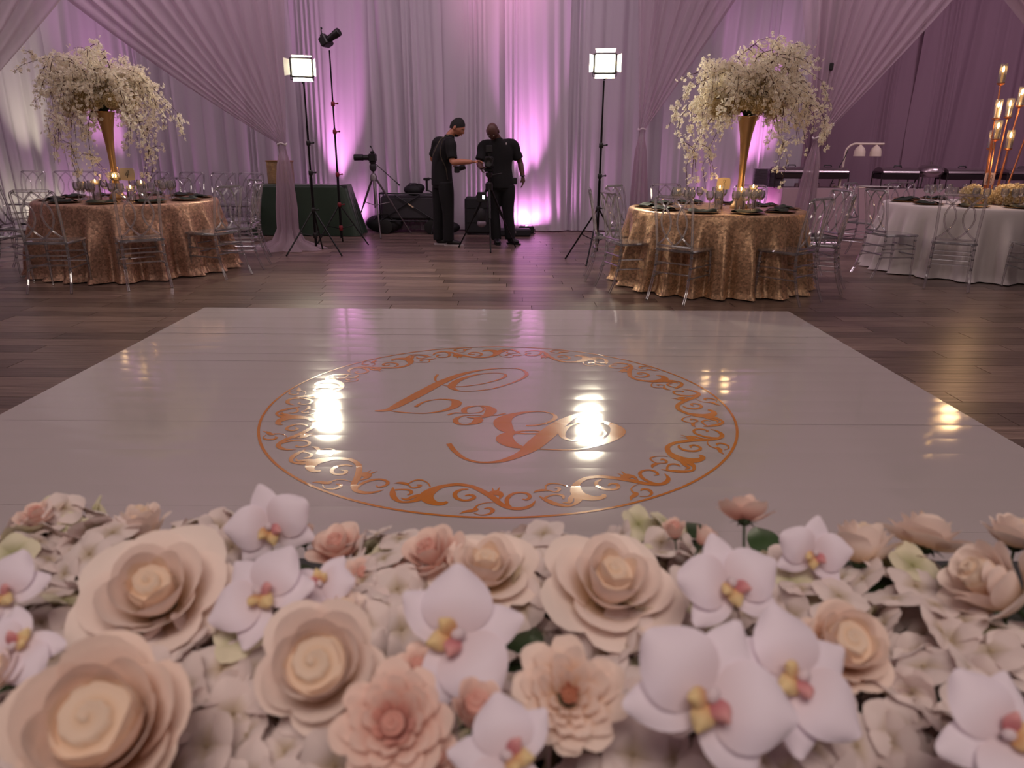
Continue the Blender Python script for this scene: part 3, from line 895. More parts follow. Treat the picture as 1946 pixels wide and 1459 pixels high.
def settings(cx, cy, R, tname, a0, n=10, napk=True, which=None):
    global first
    for k in range(n):
        a = rad(a0 + 360 / n * k)
        deg = (a0 + 360 / n * k) % 360
        x, y_ = cx + (R - 0.20) * math.cos(a), cy + (R - 0.20) * math.sin(a)
        wh = 'place %s of the %s' % (('on the near left', 'nearest the camera', 'on the near right', 'on the right', 'on the right rear', 'at the far right', 'at the very back', 'at the far left', 'on the left rear', 'on the left')[int(((deg - 216) % 360) / 36 + 1e-6) % 10], tname)
        lb = 'gold charger plate, ' + wh
        if first['s']:
            set0.location = (x, y_, TZ); set0['label'] = lb; set0['group'] = 'charger plates'; first['s'] = False
        else: dup(set0, (x, y_, TZ), a, lb, 'charger plates')
        o = link('napkin', NAP, None, (x, y_, TZ), (0, 0, a + PI / 2 + 0.2 * math.sin(k * 3)))
        tag(o, 'dark green folded napkin, ' + wh, 'napkin', 'green napkins')
        gx, gy = cx + (R - 0.43) * math.cos(a + 0.22), cy + (R - 0.43) * math.sin(a + 0.22)
        lb = 'clear stemmed glass, ' + wh
        if first['g']:
            gob0.location = (gx, gy, TZ); gob0['label'] = lb; gob0['group'] = 'goblets'; first['g'] = False
        else: dup(gob0, (gx, gy, TZ), 0, lb, 'goblets')
        gx, gy = cx + (R - 0.47) * math.cos(a + 0.02), cy + (R - 0.47) * math.sin(a + 0.02)
        dup(gob0, (gx, gy, TZ), 0, 'clear water goblet behind the napkin, ' + wh, 'goblets')
settings(*LT, 0.90, 'left sequin table', -83)
settings(*RT, 0.86, 'right sequin table', -80)
settings(*WT, 0.92, 'white table', -86)

# candles on the tables
cyl0 = None
def floating_candle(x, y_, h, label):
    t = thing('candle_cylinder', label, 'candle', (x, y_, TZ), group='glass cylinder candles')
    q = MB(); q.lathe([(0.040, 0.0), (0.042, 0.004), (0.042, h), (0.039, h), (0.039, 0.006), (0.0, 0.006)], n=18); q.build('glass_cylinder', M['glass'], t)
    q = MB(); q.lathe([(0.0, h - 0.045), (0.034, h - 0.045), (0.036, h - 0.028), (0.0, h - 0.026)], n=16); q.build('wax', M['candle'], t)
    q = MB(); q.lathe([(0.0, h - 0.026), (0.005, h - 0.020), (0.0065, h - 0.010), (0.003, h + 0.004), (0.0, h + 0.010)], n=8); q.build('flame', M['flame'], t)
    return t
def cl(px_, py_, Y): 
    p = at(px_, py_, Y); return p.x
floating_candle(LT[0] + 0.0 + (cl(178, 330, 8.0) - LT[0]), 8.0, 0.20, 'unlit looking glass cylinder candle left of the left vase')
floating_candle(cl(262, 335, 8.0), 8.05, 0.19, 'lit cylinder candle peeking out right of the number four card')
floating_candle(cl(245, 350, 7.8), 7.82, 0.15, 'short cylinder candle below the number four card')
floating_candle(cl(1368, 358, 7.35), 7.35, 0.22, 'lit cylinder candle under the number three card')
floating_candle(cl(1409, 358, 7.20), 7.20, 0.21, 'lit cylinder candle in front of the right vase foot')
floating_candle(cl(1432, 352, 7.55), 7.55, 0.22, 'lit cylinder candle right of the right vase foot')
for x, y_, z, e in ((cl(178, 330, 8), 8.0, 1.0, 0.3), (cl(216, 325, 7.85), 7.80, 1.12, 0.15), (cl(1368, 358, 7.35), 7.22, 1.02, 0.5), (cl(1409, 358, 7.2), 7.08, 1.02, 0.8), (cl(1432, 352, 7.55), 7.55, 1.02, 0.4)):
    light('candle_glow', 'POINT', (x, y_, z), e, (1.0, 0.62, 0.28), soft=0.04)
# round amber votive hung on the left vase
t = thing('votive_bowl', 'amber glowing glass votive hung in front of the left gold vase', 'candle', (at(218, 336, 7.9).x, 7.92, at(218, 336, 7.9).z))
q = MB(); q.lathe([(0.0, -0.045), (0.045, -0.035), (0.066, 0.0), (0.058, 0.040), (0.050, 0.048), (0.047, 0.046), (0.055, 0.038), (0.062, 0.0), (0.042, -0.032), (0.0, -0.041)], n=18); q.build('bowl', M['glass'], t)
q = MB(); q.lathe([(0.0, -0.034), (0.040, -0.03), (0.05, -0.01), (0.0, -0.006)], n=14); q.build('wax', M['candle'], t)
q = MB(); q.lathe([(0.0, -0.006), (0.006, 0.002), (0.007, 0.012), (0.003, 0.026), (0.0, 0.032)], n=8); q.build('flame', M['flame'], t)
q = MB(); q.lathe([(0.0, -0.006), (0.006, 0.002), (0.007, 0.012), (0.003, 0.026), (0.0, 0.032)], (-0.03, 0.005, 0), n=8); q.build('flame', M['flame'], t)
q = MB(); q.tube([(-0.05, 0, 0.045), (-0.03, 0.02, 0.09), (0.0, 0.06, 0.10), (0.03, 0.02, 0.09), (0.05, 0, 0.045)], 0.003, 5)
q.tube([(0.0, 0.06, 0.10), (-0.02, 0.10, 0.02)], 0.003, 5); q.build('wire_hanger', M['goldm'], t)

# table number cards
def stroke_text(parent, strokes, h, y_, z0, tilt=0.0):
    q = MB()
    for st in strokes:
        q.tube([(x * h, y_, z0 + z * h) for x, z in spline(st, 5)], [0.0035] * (len(spline(st, 5))), 6, flat=0.35)
    q.build('number', M['ink'], parent)
FOUR = [[(0.10, 0.5), (-0.02, 0.25), (-0.28, -0.12), (0.28, -0.02)], [(0.26, 0.5), (0.12, 0.1), (-0.04, -0.5)]]
THREE = [[(-0.12, 0.34), (0.06, 0.5), (0.24, 0.40), (0.14, 0.14), (-0.02, 0.04), (0.16, -0.04), (0.14, -0.34), (-0.10, -0.5), (-0.24, -0.34)]]
ONETHREE = [[(-0.30, 0.36), (-0.14, 0.5), (-0.26, 0.0), (-0.38, -0.5)], [(0.08, 0.36), (0.22, 0.5), (0.38, 0.38), (0.26, 0.12), (0.12, 0.04), (0.28, -0.06), (0.24, -0.36), (0.04, -0.5), (-0.08, -0.36)]]
def card(px_, py_, Y, wd, ht, num, label, m='card'):
    p = at(px_, py_, Y)
    t = thing('table_number_card', label, 'sign', (p.x, Y, p.z))
    q = MB(); pts = []
    n = 40
    for k in range(n):
        a = 2 * PI * k / n
        c, s = math.cos(a), math.sin(a)
        r_ = 1 / max(abs(c) ** 8 + abs(s) ** 8, 1e-9) ** (1 / 8)
        sc = 1 - 0.05 * abs(math.sin(2 * a)) ** 6 + 0.02 * math.cos(8 * a)
        pts.append((c * r_ * wd / 2 * sc, s * r_ * ht / 2 * sc))
    q.add([(x, -0.002, z) for x, z in pts] + [(x, 0.002, z) for x, z in pts],
          [tuple(range(n))[::1], tuple(range(2 * n - 1, n - 1, -1))] + [(i, n + i, n + (i + 1) % n, (i + 1) % n) for i in range(n)])
    q.build('card_face', M[m], t, False)
    stroke_text(t, num, ht * 0.62, -0.0035, 0)
    q = MB(); q.tube([(0, 0.004, -ht / 2 + 0.01), (0, 0.004, TZ - p.z)], 0.003, 6); q.lathe([(0.03, 0), (0.03, 0.004), (0.004, 0.008)], (0, 0.004, TZ - p.z), 14); q.build('card_stand', M['goldm'], t)
    return t
card(242, 331, 7.85, 0.155, 0.125, FOUR, 'cream table card with script number four on the left table')
card(1375, 349, 7.45, 0.135, 0.115, THREE, 'cream scalloped table card with script number three')
card(1880, 340, 8.35, 0.115, 0.135, ONETHREE, 'grey mauve table card with script number thirteen', 'cardgrey')

# ------------------------------------------------------------------ gold trumpet vases + blossom trees
def vase(cx, cy, zt, label, lean=0):
    t = thing('trumpet_vase', label, 'vase', (cx, cy, TZ))
    H_ = zt - TZ
    prof = [(0.0, 0), (0.085, 0), (0.088, 0.012), (0.080, 0.03), (0.062, 0.06), (0.045, 0.12), (0.033, 0.22), (0.030, 0.34), (0.034, 0.50), (0.044, 0.66), (0.058, 0.80), (0.078, 0.92), (0.094, 1.0), (0.086, 0.995), (0.05, 0.8), (0.0, 0.75)]
    q = MB(); q.lathe([(r_, z if k < 4 else z * H_) for k, (r_, z) in enumerate(prof)], n=28); q.build('vase_body', M['goldm'], t)
    q = MB(); q.lathe([(0.094, H_ - 0.004), (0.099, H_), (0.094, H_ + 0.004), (0.090, H_)], n=28); q.build('rim', M['goldm'], t)
    return t
vase(-4.24, 8.1, 1.64, 'tall gold trumpet vase on the left sequin table')
vase(2.33, 7.47, 1.62, 'tall gold trumpet vase on the right sequin table')

def blossom_geo(q, att, p, s, r):
    """a five petalled blossom with a frilled centre"""
    ax = Vector((r.gauss(0, 1), r.gauss(0, 1), r.gauss(0, 1) - 0.2)).normalized()
    R_ = ax.to_track_quat('Z', 'Y').to_matrix()
    n0 = r.uniform(0, 6.3)
    vs = [p]; at_ = [0.0]; fs = []
    for k in range(5):
        a = n0 + k * 2 * PI / 5
        for da, rr_, zz, v in ((-0.50, 0.75, 0.30, 0.7), (0, 1.05, 0.42, 1), (0.50, 0.75, 0.30, 0.7)):
            vs.append(p + R_ @ Vector((math.cos(a + da) * rr_ * s, math.sin(a + da) * rr_ * s, zz * s))); at_.append(v)
        o_ = 1 + 3 * k
        fs.append((0, o_, o_ + 1, o_ + 2))
    q.add(vs, fs); att += at_

def make_branch(seed, L_, up, droop, nb):
    """twig that rises, arches and hangs, with blossoms down its length; direction +X"""
    r = random.Random(seed)
    pts = []
    for k in range(9):
        v = k / 8
        pts.append(Vector((L_ * (v * 0.9 + 0.1 * v * v), 0.05 * math.sin(v * 4 + seed), up * math.sin(min(1, v * 1.5) * PI / 2) - droop * v ** 2.4)))
    tw = MB(); tw.tube(pts, [0.006 - 0.0045 * k / 8 for k in range(9)], 5)
    q = MB(); at_ = []
    twigs = []
    for k in range(9):
        i = r.randrange(2, 9); a = pts[min(i, 8)]
        d = Vector((r.uniform(-0.04, 0.12), r.uniform(-0.12, 0.12), r.uniform(-0.10, 0.06)))
        if r.random() < 0.45: d = Vector((r.uniform(-0.02, 0.05), r.uniform(-0.05, 0.05), -r.uniform(0.12, 0.30)))
        e = a + d
        tw.tube([a, a + d * 0.6 + Vector((0, 0, 0.02)), e], [0.003, 0.002, 0.001], 4, cap=False)
        twigs.append((a, e))
    for k in range(nb):
        if r.random() < 0.45:
            v = r.uniform(0.12, 1.0) * 8; i = min(7, int(v)); p = pts[i].lerp(pts[i + 1], v - i)
            p = p + Vector((r.gauss(0, 0.022), r.gauss(0, 0.03), r.gauss(0, 0.025)))
        else:
            a, e = r.choice(twigs); p = a.lerp(e, r.uniform(0.1, 1.05)) + Vector((r.gauss(0, 0.018), r.gauss(0, 0.018), r.gauss(0, 0.018)))
        blossom_geo(q, at_, p, r.uniform(0.013, 0.022), r)
    return tw.mesh('branch', M['bark']), q.mesh('blossoms', M['blossom'], True, {'v': at_})
BR = [make_branch(i, *a) for i, a in enumerate([(0.60, 0.32, 0.24, 180), (0.54, 0.24, 0.34, 180), (0.46, 0.36, 0.14, 160), (0.60, 0.36, 0.46, 190), (0.38, 0.26, 0.10, 150), (0.34, 0.32, 0.04, 130), (0.46, 0.12, 0.48, 160)])]
def pompon_mesh(seed, R_=0.075, n=90, size=0.02):
    r = random.Random(seed); q = MB(); at_ = []
    for k in range(n):
        z = 1 - 2 * (k + 0.5) / n; a = k * 2.39996
        d = Vector((math.sqrt(1 - z * z) * math.cos(a), math.sqrt(1 - z * z) * math.sin(a), z))
        ax = (d + Vector((r.gauss(0, 0.2), r.gauss(0, 0.2), r.gauss(0, 0.2)))).normalized()
        Rm = ax.to_track_quat('Z', 'Y').to_matrix(); p = d * R_ * r.uniform(0.85, 1.05); n0 = r.uniform(0, 6)
        vs = [p - ax * size * 0.3]; aa = [0.0]; fs = []
        for j in range(4):
            t_ = n0 + j * PI / 2
            for da, rr_, v in ((-0.6, 0.75, 0.7), (0, 1.05, 1), (0.6, 0.75, 0.7)):
                vs.append(p + Rm @ Vector((math.cos(t_ + da) * rr_ * size, math.sin(t_ + da) * rr_ * size, 0.2 * size))); aa.append(v)
            fs.append((0, 1 + 3 * j, 2 + 3 * j, 3 + 3 * j))
        q.add(vs, fs); at_ += aa
    core = MB(); 
    n0 = len(q.v); q.ball((0, 0, 0), R_ * 0.8, 8, 6); at_ += [0.0] * (len(q.v) - n0)
    return q.mesh('pompon', M['pom'], True, {'v': at_})
PM = [pompon_mesh(i) for i in range(3)]

def blossom_tree(cx, cy, z0, label, seed, extra, scale=1.0, n=46, shape=1.0):
    t = thing('blossom_arrangement', label, 'flowers', (cx, cy, z0))
    r = random.Random(seed)
    for k in range(n):
        tw, bl = BR[r.randrange(len(BR))]
        a = k * 2.39996 + r.uniform(-0.2, 0.2)
        pitch = r.uniform(-0.35, 0.55); s = scale * r.uniform(0.78, 1.08) * (1 - 0.25 * max(0, pitch))
        o = link('branch', tw, t, (0.05 * math.cos(a), 0.05 * math.sin(a), r.uniform(0.03, 0.16)), (0, -pitch, a), (s, s, s))
        b_ = link('blossoms', bl, o); b_['kind'] = 'stuff'
    for (a, pitch, s, i) in extra:
        tw, bl = BR[i]
        o = link('branch', tw, t, (0, 0, 0.05), (0, -pitch, a), (s, s, s)); b_ = link('blossoms', bl, o); b_['kind'] = 'stuff'
    q = MB(); q.lathe([(0.012, -0.20), (0.04, 0.0), (0.09, 0.10), (0.0, 0.16)], n=12); q.build('stem_bundle', M['leaf'], t)
    for k in range(20):
        a = k * 2.39996; rr_ = 0.07 + 0.26 * (k % 5) / 4
        link('pompon', PM[k % 3], t, (rr_ * math.cos(a), rr_ * math.sin(a), 0.06 + 0.10 * r.random() + (0.14 if rr_ < 0.12 else 0.0)), (r.uniform(0, 6), r.uniform(0, 6), 0), (1.0,) * 3)
    return t
blossom_tree(-4.25, 8.1, 1.64, 'blossom cloud on the left vase, in brownish shade with hanging sprays', 5,
             [(2.9, 0.95, 1.35, 5), (PI + 0.2, 0.4, 1.3, 0), (PI - 0.3, 0.7, 1.0, 2), (0.2, -0.3, 1.25, 6), (PI - 0.1, -0.2, 1.25, 6), (-2.0, -0.6, 1.15, 6), (0.4, 0.25, 1.12, 1), (0.1, 0.1, 1.2, 3), (3.0, 0.35, 1.15, 0), (2.9, 0.2, 1.2, 1)], 1.10)
blossom_tree(2.33, 7.47, 1.62, 'blossom cloud on the right vase, brightly lit creamy white on its left', 8,
             [(0.3, 0.85, 1.35, 5), (0.1, 0.6, 1.25, 2), (PI - 0.2, -0.1, 1.3, 6), (PI + 0.3, -0.2, 1.15, 6), (PI, 0.3, 1.15, 3), (0.0, 0.12, 1.3, 3), (-0.2, 0.05, 1.2, 3), (0.2, -0.1, 1.1, 6), (PI + 0.1, 0.1, 1.2, 1)], 1.12)

# ------------------------------------------------------------------ centrepiece of the white table: copper stems with glass chimneys
t = thing('candelabra', 'tall copper stems with glass chimneys and lit candles on the white table', 'candelabra', (0, 0, 0))
base = Vector((5.46, 8.42, TZ))
q = MB(); q.lathe([(0.15, 0), (0.15, 0.012), (0.10, 0.02), (0.0, 0.022)], base, 28); q.build('base', M['copper'], t)
for (px_, py_, Y, lit) in ((1907, 133, 8.42, 1), (1898, 200, 8.36, 1), (1943, 176, 8.46, 1), (1920, 198, 8.55, 1), (1897, 240, 8.30, 1), (1921, 258, 8.36, 1), (1962, 215, 8.42, 1), (1887, 258, 8.5, 1)):
    p = at(px_, py_, Y)
    q = MB(); fx = base.x + (p.x - base.x) * 0.55; fy = base.y + (Y - base.y) * 0.6
    zc = p.z - 0.14
    q.tube([(fx, fy, TZ + 0.015), (p.x, Y, zc)], [0.011, 0.008], 8)
    q.lathe([(0.008, -0.02), (0.040, 0.0), (0.042, 0.008), (0.012, 0.012)], (p.x, Y, zc), 14)
    st = q.build('stem', M['copper'], t)
    q = MB(); q.lathe([(0.036, 0.01), (0.038, 0.20), (0.035, 0.20), (0.033, 0.012)], (p.x, Y, zc), 16); q.build('glass_chimney', M['glass'], st)
    q = MB(); q.lathe([(0.0, 0.01), (0.012, 0.01), (0.011, 0.115), (0.0, 0.118)], (p.x, Y, zc), 10); q.build('candle', M['candle'], st)
    q = MB(); q.lathe([(0.0, 0.118), (0.010, 0.130), (0.012, 0.145), (0.006, 0.170), (0.0, 0.182)], (p.x, Y, zc), 8); q.build('flame', M['flame'], st)
light('candle_glow', 'POINT', (5.42, 8.25, 1.75), 5, (1.0, 0.6, 0.28), soft=0.1)
light('candle_glow', 'POINT', (5.35, 8.2, 1.2), 2, (1.0, 0.6, 0.28), soft=0.1)
for k, (px_, py_, Y, s) in enumerate(((1848, 362, 8.2, 1.45), (1880, 364, 8.28, 1.1), (1913, 362, 8.15, 1.5), (1935, 358, 8.4, 1.5))):
    p = at(px_, py_, Y)
    tag(link('flower_ball', PM[k % 3], None, (p.x, Y, TZ + 0.073 * s), (k, k * 2, 0), (s, s, s)),
        ['domed cream flower ball left of the number thirteen card', 'small cream flower ball behind the number thirteen card', 'cream flower ball right of the number thirteen card', 'cream flower ball at the right picture edge on the white table'][k], 'flowers', 'cream flower balls')

# ------------------------------------------------------------------ green clothed table + gold bag chair
t = thing('side_table', 'rectangular folding table under the dark green cloth', 'table', (-3.15, 11.58, 0))
q = MB(); q.box((0, 0, 0.735), (1.36, 0.44, 0.03)); q.build('tabletop', M['bagg'], t)
for sx in (-1, 1):
    for sy in (-1, 1):
        q = MB(); q.tube([(sx * 0.6, sy * 0.17, 0.72), (sx * 0.6, sy * 0.17, 0.012)], 0.014, 8); q.build('leg', M['alu'], t)
q = MB()
def gfn(u, v):
    a = u * 2 * PI; c, s = math.cos(a), math.sin(a)
    r_ = 1 / max(abs(c) ** 10 + abs(s) ** 10, 1e-9) ** 0.1
    if v < 0.2: k = v / 0.2; return (0.69 * c * r_ * k, 0.225 * s * r_ * k, 0.757)
    k = (v - 0.2) / 0.8
    fo = 0.022 * math.sin(a * 12 + 1.3 * math.sin(3 * a)) * k + 0.05 * abs(math.sin(2 * a)) ** 6 * k
    return ((0.69 + 0.17 * k + fo) * c * r_, (0.225 + (0.07 if s < 0 else 0.0) * k + fo * 0.6) * s * r_, 0.757 - 0.747 * k)
q.grid(gfn, 200, 20, True)
tag(q.build('tablecloth', M['green'], None, 'all', (-3.15, 11.58, 0)), 'dark green satin cloth on the rectangular table behind the light stands', 'tablecloth')
p = at(540, 345, 11.7)
t = thing('gift_box', 'crinkled gold foil gift box standing on the green table', 'gift', (p.x - 0.02, 11.62, 0.76))
q = MB(); q.box((0, 0, 0.165), (0.36, 0.2, 0.33), bev=0.01); q.build('foil_box', M['foil'], t)
q = MB(); q.box((0, -0.0, 0.335), (0.38, 0.22, 0.02), bev=0.006); q.build('lid', M['goldm'], t)
q = MB(); q.tube([(0.15 + 0.03 * math.cos(k), -0.11, 0.16 + 0.14 * math.sin(k * 0.7)) for k in range(9)], 0.008, 6); q.build('ribbon', M['whitecloth'], t)

# ------------------------------------------------------------------ light stands, tripods
def tube_part(name, pts, r, m, parent, n=8):
    q = MB(); q.tube(pts, r, n); return q.build(name, M[m], parent)

def light_stand(cx, cy, zt, feet, label, m='blackm', hub=0.62, clampm='black', clamps=(1.0, 1.35)):
    t = thing('light_stand', label, 'stand', (cx, cy, 0))
    secs = [(0.10, 0.95, 0.017), (0.9, 1.55, 0.013), (1.5, zt, 0.010)]
    for a, b_, r_ in secs:
        if a < zt: tube_part('pole_section', [(0, 0, a), (0, 0, min(b_, zt))], r_, m, t)
    for z in (hub,) + tuple(clamps):
        q = MB(); q.lathe([(0.018, -0.03), (0.026, -0.02), (0.026, 0.02), (0.018, 0.03)], (0, 0, z), 12); q.tube([(0.02, 0, z), (0.06, -0.01, z + 0.005)], 0.008, 6); q.ball((0.065, -0.012, z + 0.006), 0.013, 6, 5)
        q.build('clamp', M[clampm], t)
    q = MB(); q.lathe([(0.022, 0.20), (0.027, 0.21), (0.027, 0.26), (0.020, 0.27)], n=12); q.build('spreader_hub', M[clampm], t)
    for fx, fy in feet:
        d = Vector((fx - cx, fy - cy, 0)); u = d.normalized()
        q = MB(); q.tube([u * 0.02 + Vector((0, 0, hub - 0.02)), d * 1.0 + Vector((0, 0, 0.012))], 0.010, 8); q.ball(d + Vector((0, 0, 0.012)), 0.012, 6, 5)
        lg = q.build('leg', M[m], t)
        tube_part('brace', [u * 0.02 + Vector((0, 0, 0.23)), d * 0.5 + Vector((0, 0, 0.5 * hub))], 0.006, m, lg, 6)
    return t
light_stand(-2.45, 9.32, 2.05, ((-2.77, 9.1), (-2.09, 9.14), (-2.48, 9.75)), 'black stand carrying the left hand lit panel', hub=0.55)
light_stand(-2.33, 10.25, 2.50, ((-2.62, 9.95), (-1.96, 10.24), (-2.40, 10.62)), 'thin stand with red clamps carrying a camera high up', hub=0.55, clampm='red', clamps=(0.95, 1.5, 1.85))
light_stand(1.10, 9.0, 2.06, ((0.72, 9.02), (0.92, 8.45), (1.48, 9.25)), 'heavy black stand carrying the right hand lit panel', hub=0.62)

def led_panel(x, y_, z, yaw, label, angs, L_=0.062):
    t = thing('led_panel', label, 'light', (x, y_, z + 0.02), rot=(rad(0), 0, yaw), scale=0.88)
    q = MB(); q.box((0, 0.035, 0), (0.30, 0.05, 0.25), bev=0.012); q.build('housing', M['black'], t)
    q = MB(); q.add([(-0.122, 0.004, -0.1), (0.122, 0.004, -0.1), (0.122, 0.004, 0.1), (-0.122, 0.004, 0.1)], [(0, 1, 2, 3)])
    q.build('light_panel', M['led'], t, False)
    q = MB(); q.tube([(-0.155, 0.03, 0.0), (-0.155, 0.03, -0.15), (0.155, 0.03, -0.15), (0.155, 0.03, 0.0)], 0.007, 6); q.tube([(0, 0.03, -0.15), (0, 0.03, -0.2)], 0.014, 8); q.build('yoke', M['blackm'], t)
    for (ax, sg), an in zip((('x', -1), ('x', 1), ('z', 1), ('z', -1)), angs):
        q = MB()
        if ax == 'x':
            h = Vector((sg * 0.158, 0.0, 0)); tip = h + Vector((sg * math.cos(an), -math.sin(an), 0)) * L_
            prof = [(h, 0.095), (tip, 0.105)]
            vs = [(h.x, h.y, -0.095), (tip.x, tip.y, -0.112), (tip.x, tip.y, 0.112), (h.x, h.y, 0.095)]
        else:
            h = Vector((0, 0.0, sg * 0.134)); tip = h + Vector((0, -math.sin(an), sg * math.cos(an))) * L_
            vs = [(-0.12, h.y, h.z), (0.12, h.y, h.z), (0.13, tip.y, tip.z), (-0.13, tip.y, tip.z)]
        n_ = (Vector(vs[1]) - Vector(vs[0])).cross(Vector(vs[3]) - Vector(vs[0])).normalized() * 0.003
        vv = [Vector(v) - n_ for v in vs] + [Vector(v) + n_ for v in vs]
        q.add(vv, [(3, 2, 1, 0), (4, 5, 6, 7), (0, 1, 5, 4), (1, 2, 6, 5), (2, 3, 7, 6), (3, 0, 4, 7)])
        q.build('barn_door', M['reflect'], t, False)
    return t
pl = at(570, 131, 9.25)
led_panel(-2.45, 9.28, pl.z + 0.0, rad(20), 'lit white panel with barn doors on the left hand stand', (0.15, 1.35, 1.45, 0.9), 0.075)
pr_ = at(1143, 124, 8.96)
led_panel(1.10, 8.96, pr_.z, rad(-7), 'lit white panel with barn doors on the right hand stand', (0.75, 0.6, 0.9, 0.6))

def camera_body(parent_loc, rot, label, lens=0.16, s=1.0):
    t = thing('video_camera', label, 'camera', parent_loc, rot=rot, scale=s)
    q = MB(); q.box((0, 0, 0), (0.09, 0.14, 0.10), bev=0.012); q.box((0, 0, 0.065), (0.05, 0.07, 0.035), bev=0.01); q.build('body', M['black'], t)
    q = MB(); R_ = Matrix.Rotation(rad(-90), 3, 'Y')
    q.lathe([(0.0, 0.04), (0.036, 0.04), (0.036, 0.12), (0.042, 0.125), (0.042, lens + 0.04), (0.036, lens + 0.045), (0.0, lens + 0.03)], n=16, R=R_); q.build('lens', M['black'], t)
    q = MB(); q.tube([(0.01, 0, 0.08), (-0.01, 0, 0.13), (-0.02, 0, 0.135)], 0.006, 6); q.ball((-0.02, 0, 0.138), 0.012, 6, 5); q.build('microphone', M['black'], t)
    return t
p = at(609, 83, 10.25)
camera_body((-2.36, 10.22, 2.60), (0, rad(28), rad(160)), 'black camera tilted on top of the thin stand with red clamps', 0.15, 1.2)
q = MB()
# tripod with silver legs
tp = thing('camera_tripod', 'silver legged tripod with pan handle left of the folding cart', 'tripod', (-2.05, 11.42, 0))
for fx, fy in ((-0.40, 0.28), (0.14, -0.42), (0.50, 0.30)):
    q = MB(); q.tube([(fx * 0.08, fy * 0.08, 0.84), (fx * 0.5, fy * 0.5, 0.46)], 0.016, 8); lg = q.build('leg', M['alu'], tp)
    q = MB(); q.tube([(fx * 0.5, fy * 0.5, 0.46), (fx, fy, 0.012)], 0.010, 8); q.ball((fx, fy, 0.014), 0.014, 6, 5); q.build('lower_leg', M['alu'], lg)
    tube_part('brace', [(0, 0, 0.46), (fx * 0.45, fy * 0.45, 0.50)], 0.006, 'alu', tp, 6)
tube_part('centre_column', [(0, 0, 0.42), (0, 0, 0.98)], 0.013, 'alu', tp)
q = MB(); q.lathe([(0.05, 0.82), (0.058, 0.83), (0.05, 0.90), (0.03, 0.93)], n=14); q.build('shoulder', M['alu'], tp)
q = MB(); q.lathe([(0.028, 0.96), (0.05, 0.99), (0.055, 1.04), (0.035, 1.07), (0.055, 1.09), (0.055, 1.105), (0.0, 1.105)], n=14); q.build('pan_head', M['bagg'], tp)
q = MB(); q.tube([(0.04, 0, 1.07), (0.32, -0.04, 0.83), (0.40, -0.05, 0.76)], [0.006, 0.006, 0.013], 8); q.build('pan_handle', M['black'], tp)
camera_body((-2.05, 11.42, 1.16), (0, 0, 0), 'black camcorder with long lens on the silver legged tripod', 0.20, 1.15)

# folding cart behind the tripod
def wheel(q, c, r_, w_=0.03, n=16):
    q.lathe([(0.0, -w_ / 2), (r_ * 0.75, -w_ / 2), (r_, -w_ * 0.35), (r_, w_ * 0.35), (r_ * 0.75, w_ / 2), (0.0, w_ / 2)], c, n, Matrix.Rotation(rad(90), 3, 'X'))
c0 = at(755, 440, 11.9)
t = thing('folding_cart', 'grey collapsible equipment cart with big black wheels', 'cart', (-1.58, 11.86, 0))
q = MB(); q.box((0, 0, 0.40), (0.86, 0.34, 0.36), bev=0.03); q.build('canvas_body', M['bagg'], t)
q = MB()
for sx in (-1, 1):
    for sy in (-1, 1): q.tube([(sx * 0.44, sy * 0.18, 0.14), (sx * 0.44, sy * 0.18, 0.62)], 0.012, 6)
    q.tube([(sx * 0.44, -0.18, 0.62), (sx * 0.44, 0.18, 0.62)], 0.012, 6)
q.tube([(-0.44, -0.19, 0.62), (0.44, -0.19, 0.62)], 0.012, 6); q.tube([(-0.44, -0.19, 0.2), (0.44, -0.19, 0.2)], 0.012, 6)
q.tube([(-0.44, -0.19, 0.2), (0.2, -0.195, 0.6)], 0.008, 6); q.tube([(0.44, -0.19, 0.2), (-0.2, -0.195, 0.6)], 0.008, 6)
q.build('frame', M['blackm'], t)
for sx in (-1, 1):
    for sy in (-1, 1):
        q = MB(); wheel(q, (sx * 0.36, sy * 0.21, 0.11), 0.11); q.build('wheel', M['black'], t)
q = MB(); q.box((0.05, -0.2, 0.44), (0.10, 0.005, 0.02), Matrix.Rotation(rad(35), 3, 'Y')); q.build('label_tag', M['card'], t)
t = thing('shoulder_bag', 'slumped black bag on top of the grey cart', 'bag', (-1.50, 11.85, 0.60))
q = MB(); q.ball((0, 0, 0.07), (0.16, 0.12, 0.09), 12, 8); q.ball((0.08, 0, 0.10), (0.10, 0.09, 0.07), 10, 7); q.build('bag_body', M['bag'], t)
q = MB(); q.tube([(-0.1, -0.04, 0.12), (-0.05, -0.06, 0.17), (0.05, -0.06, 0.17), (0.1, -0.04, 0.14)], 0.008, 6); q.build('strap', M['black'], t)
# bag on floor under tripod
t = thing('duffel_bag', 'round black duffel bag on the floor under the tripod', 'bag', (-1.98, 11.8, 0))
q = MB(); q.ball((0, 0, 0.15), (0.30, 0.15, 0.15), 14, 9); q.build('bag_body', M['bag'], t)
q = MB(); q.tube([(-0.15, -0.1, 0.2), (-0.08, -0.14, 0.30), (0.08, -0.14, 0.30), (0.15, -0.1, 0.2)], 0.010, 6); q.build('handle', M['black'], t)
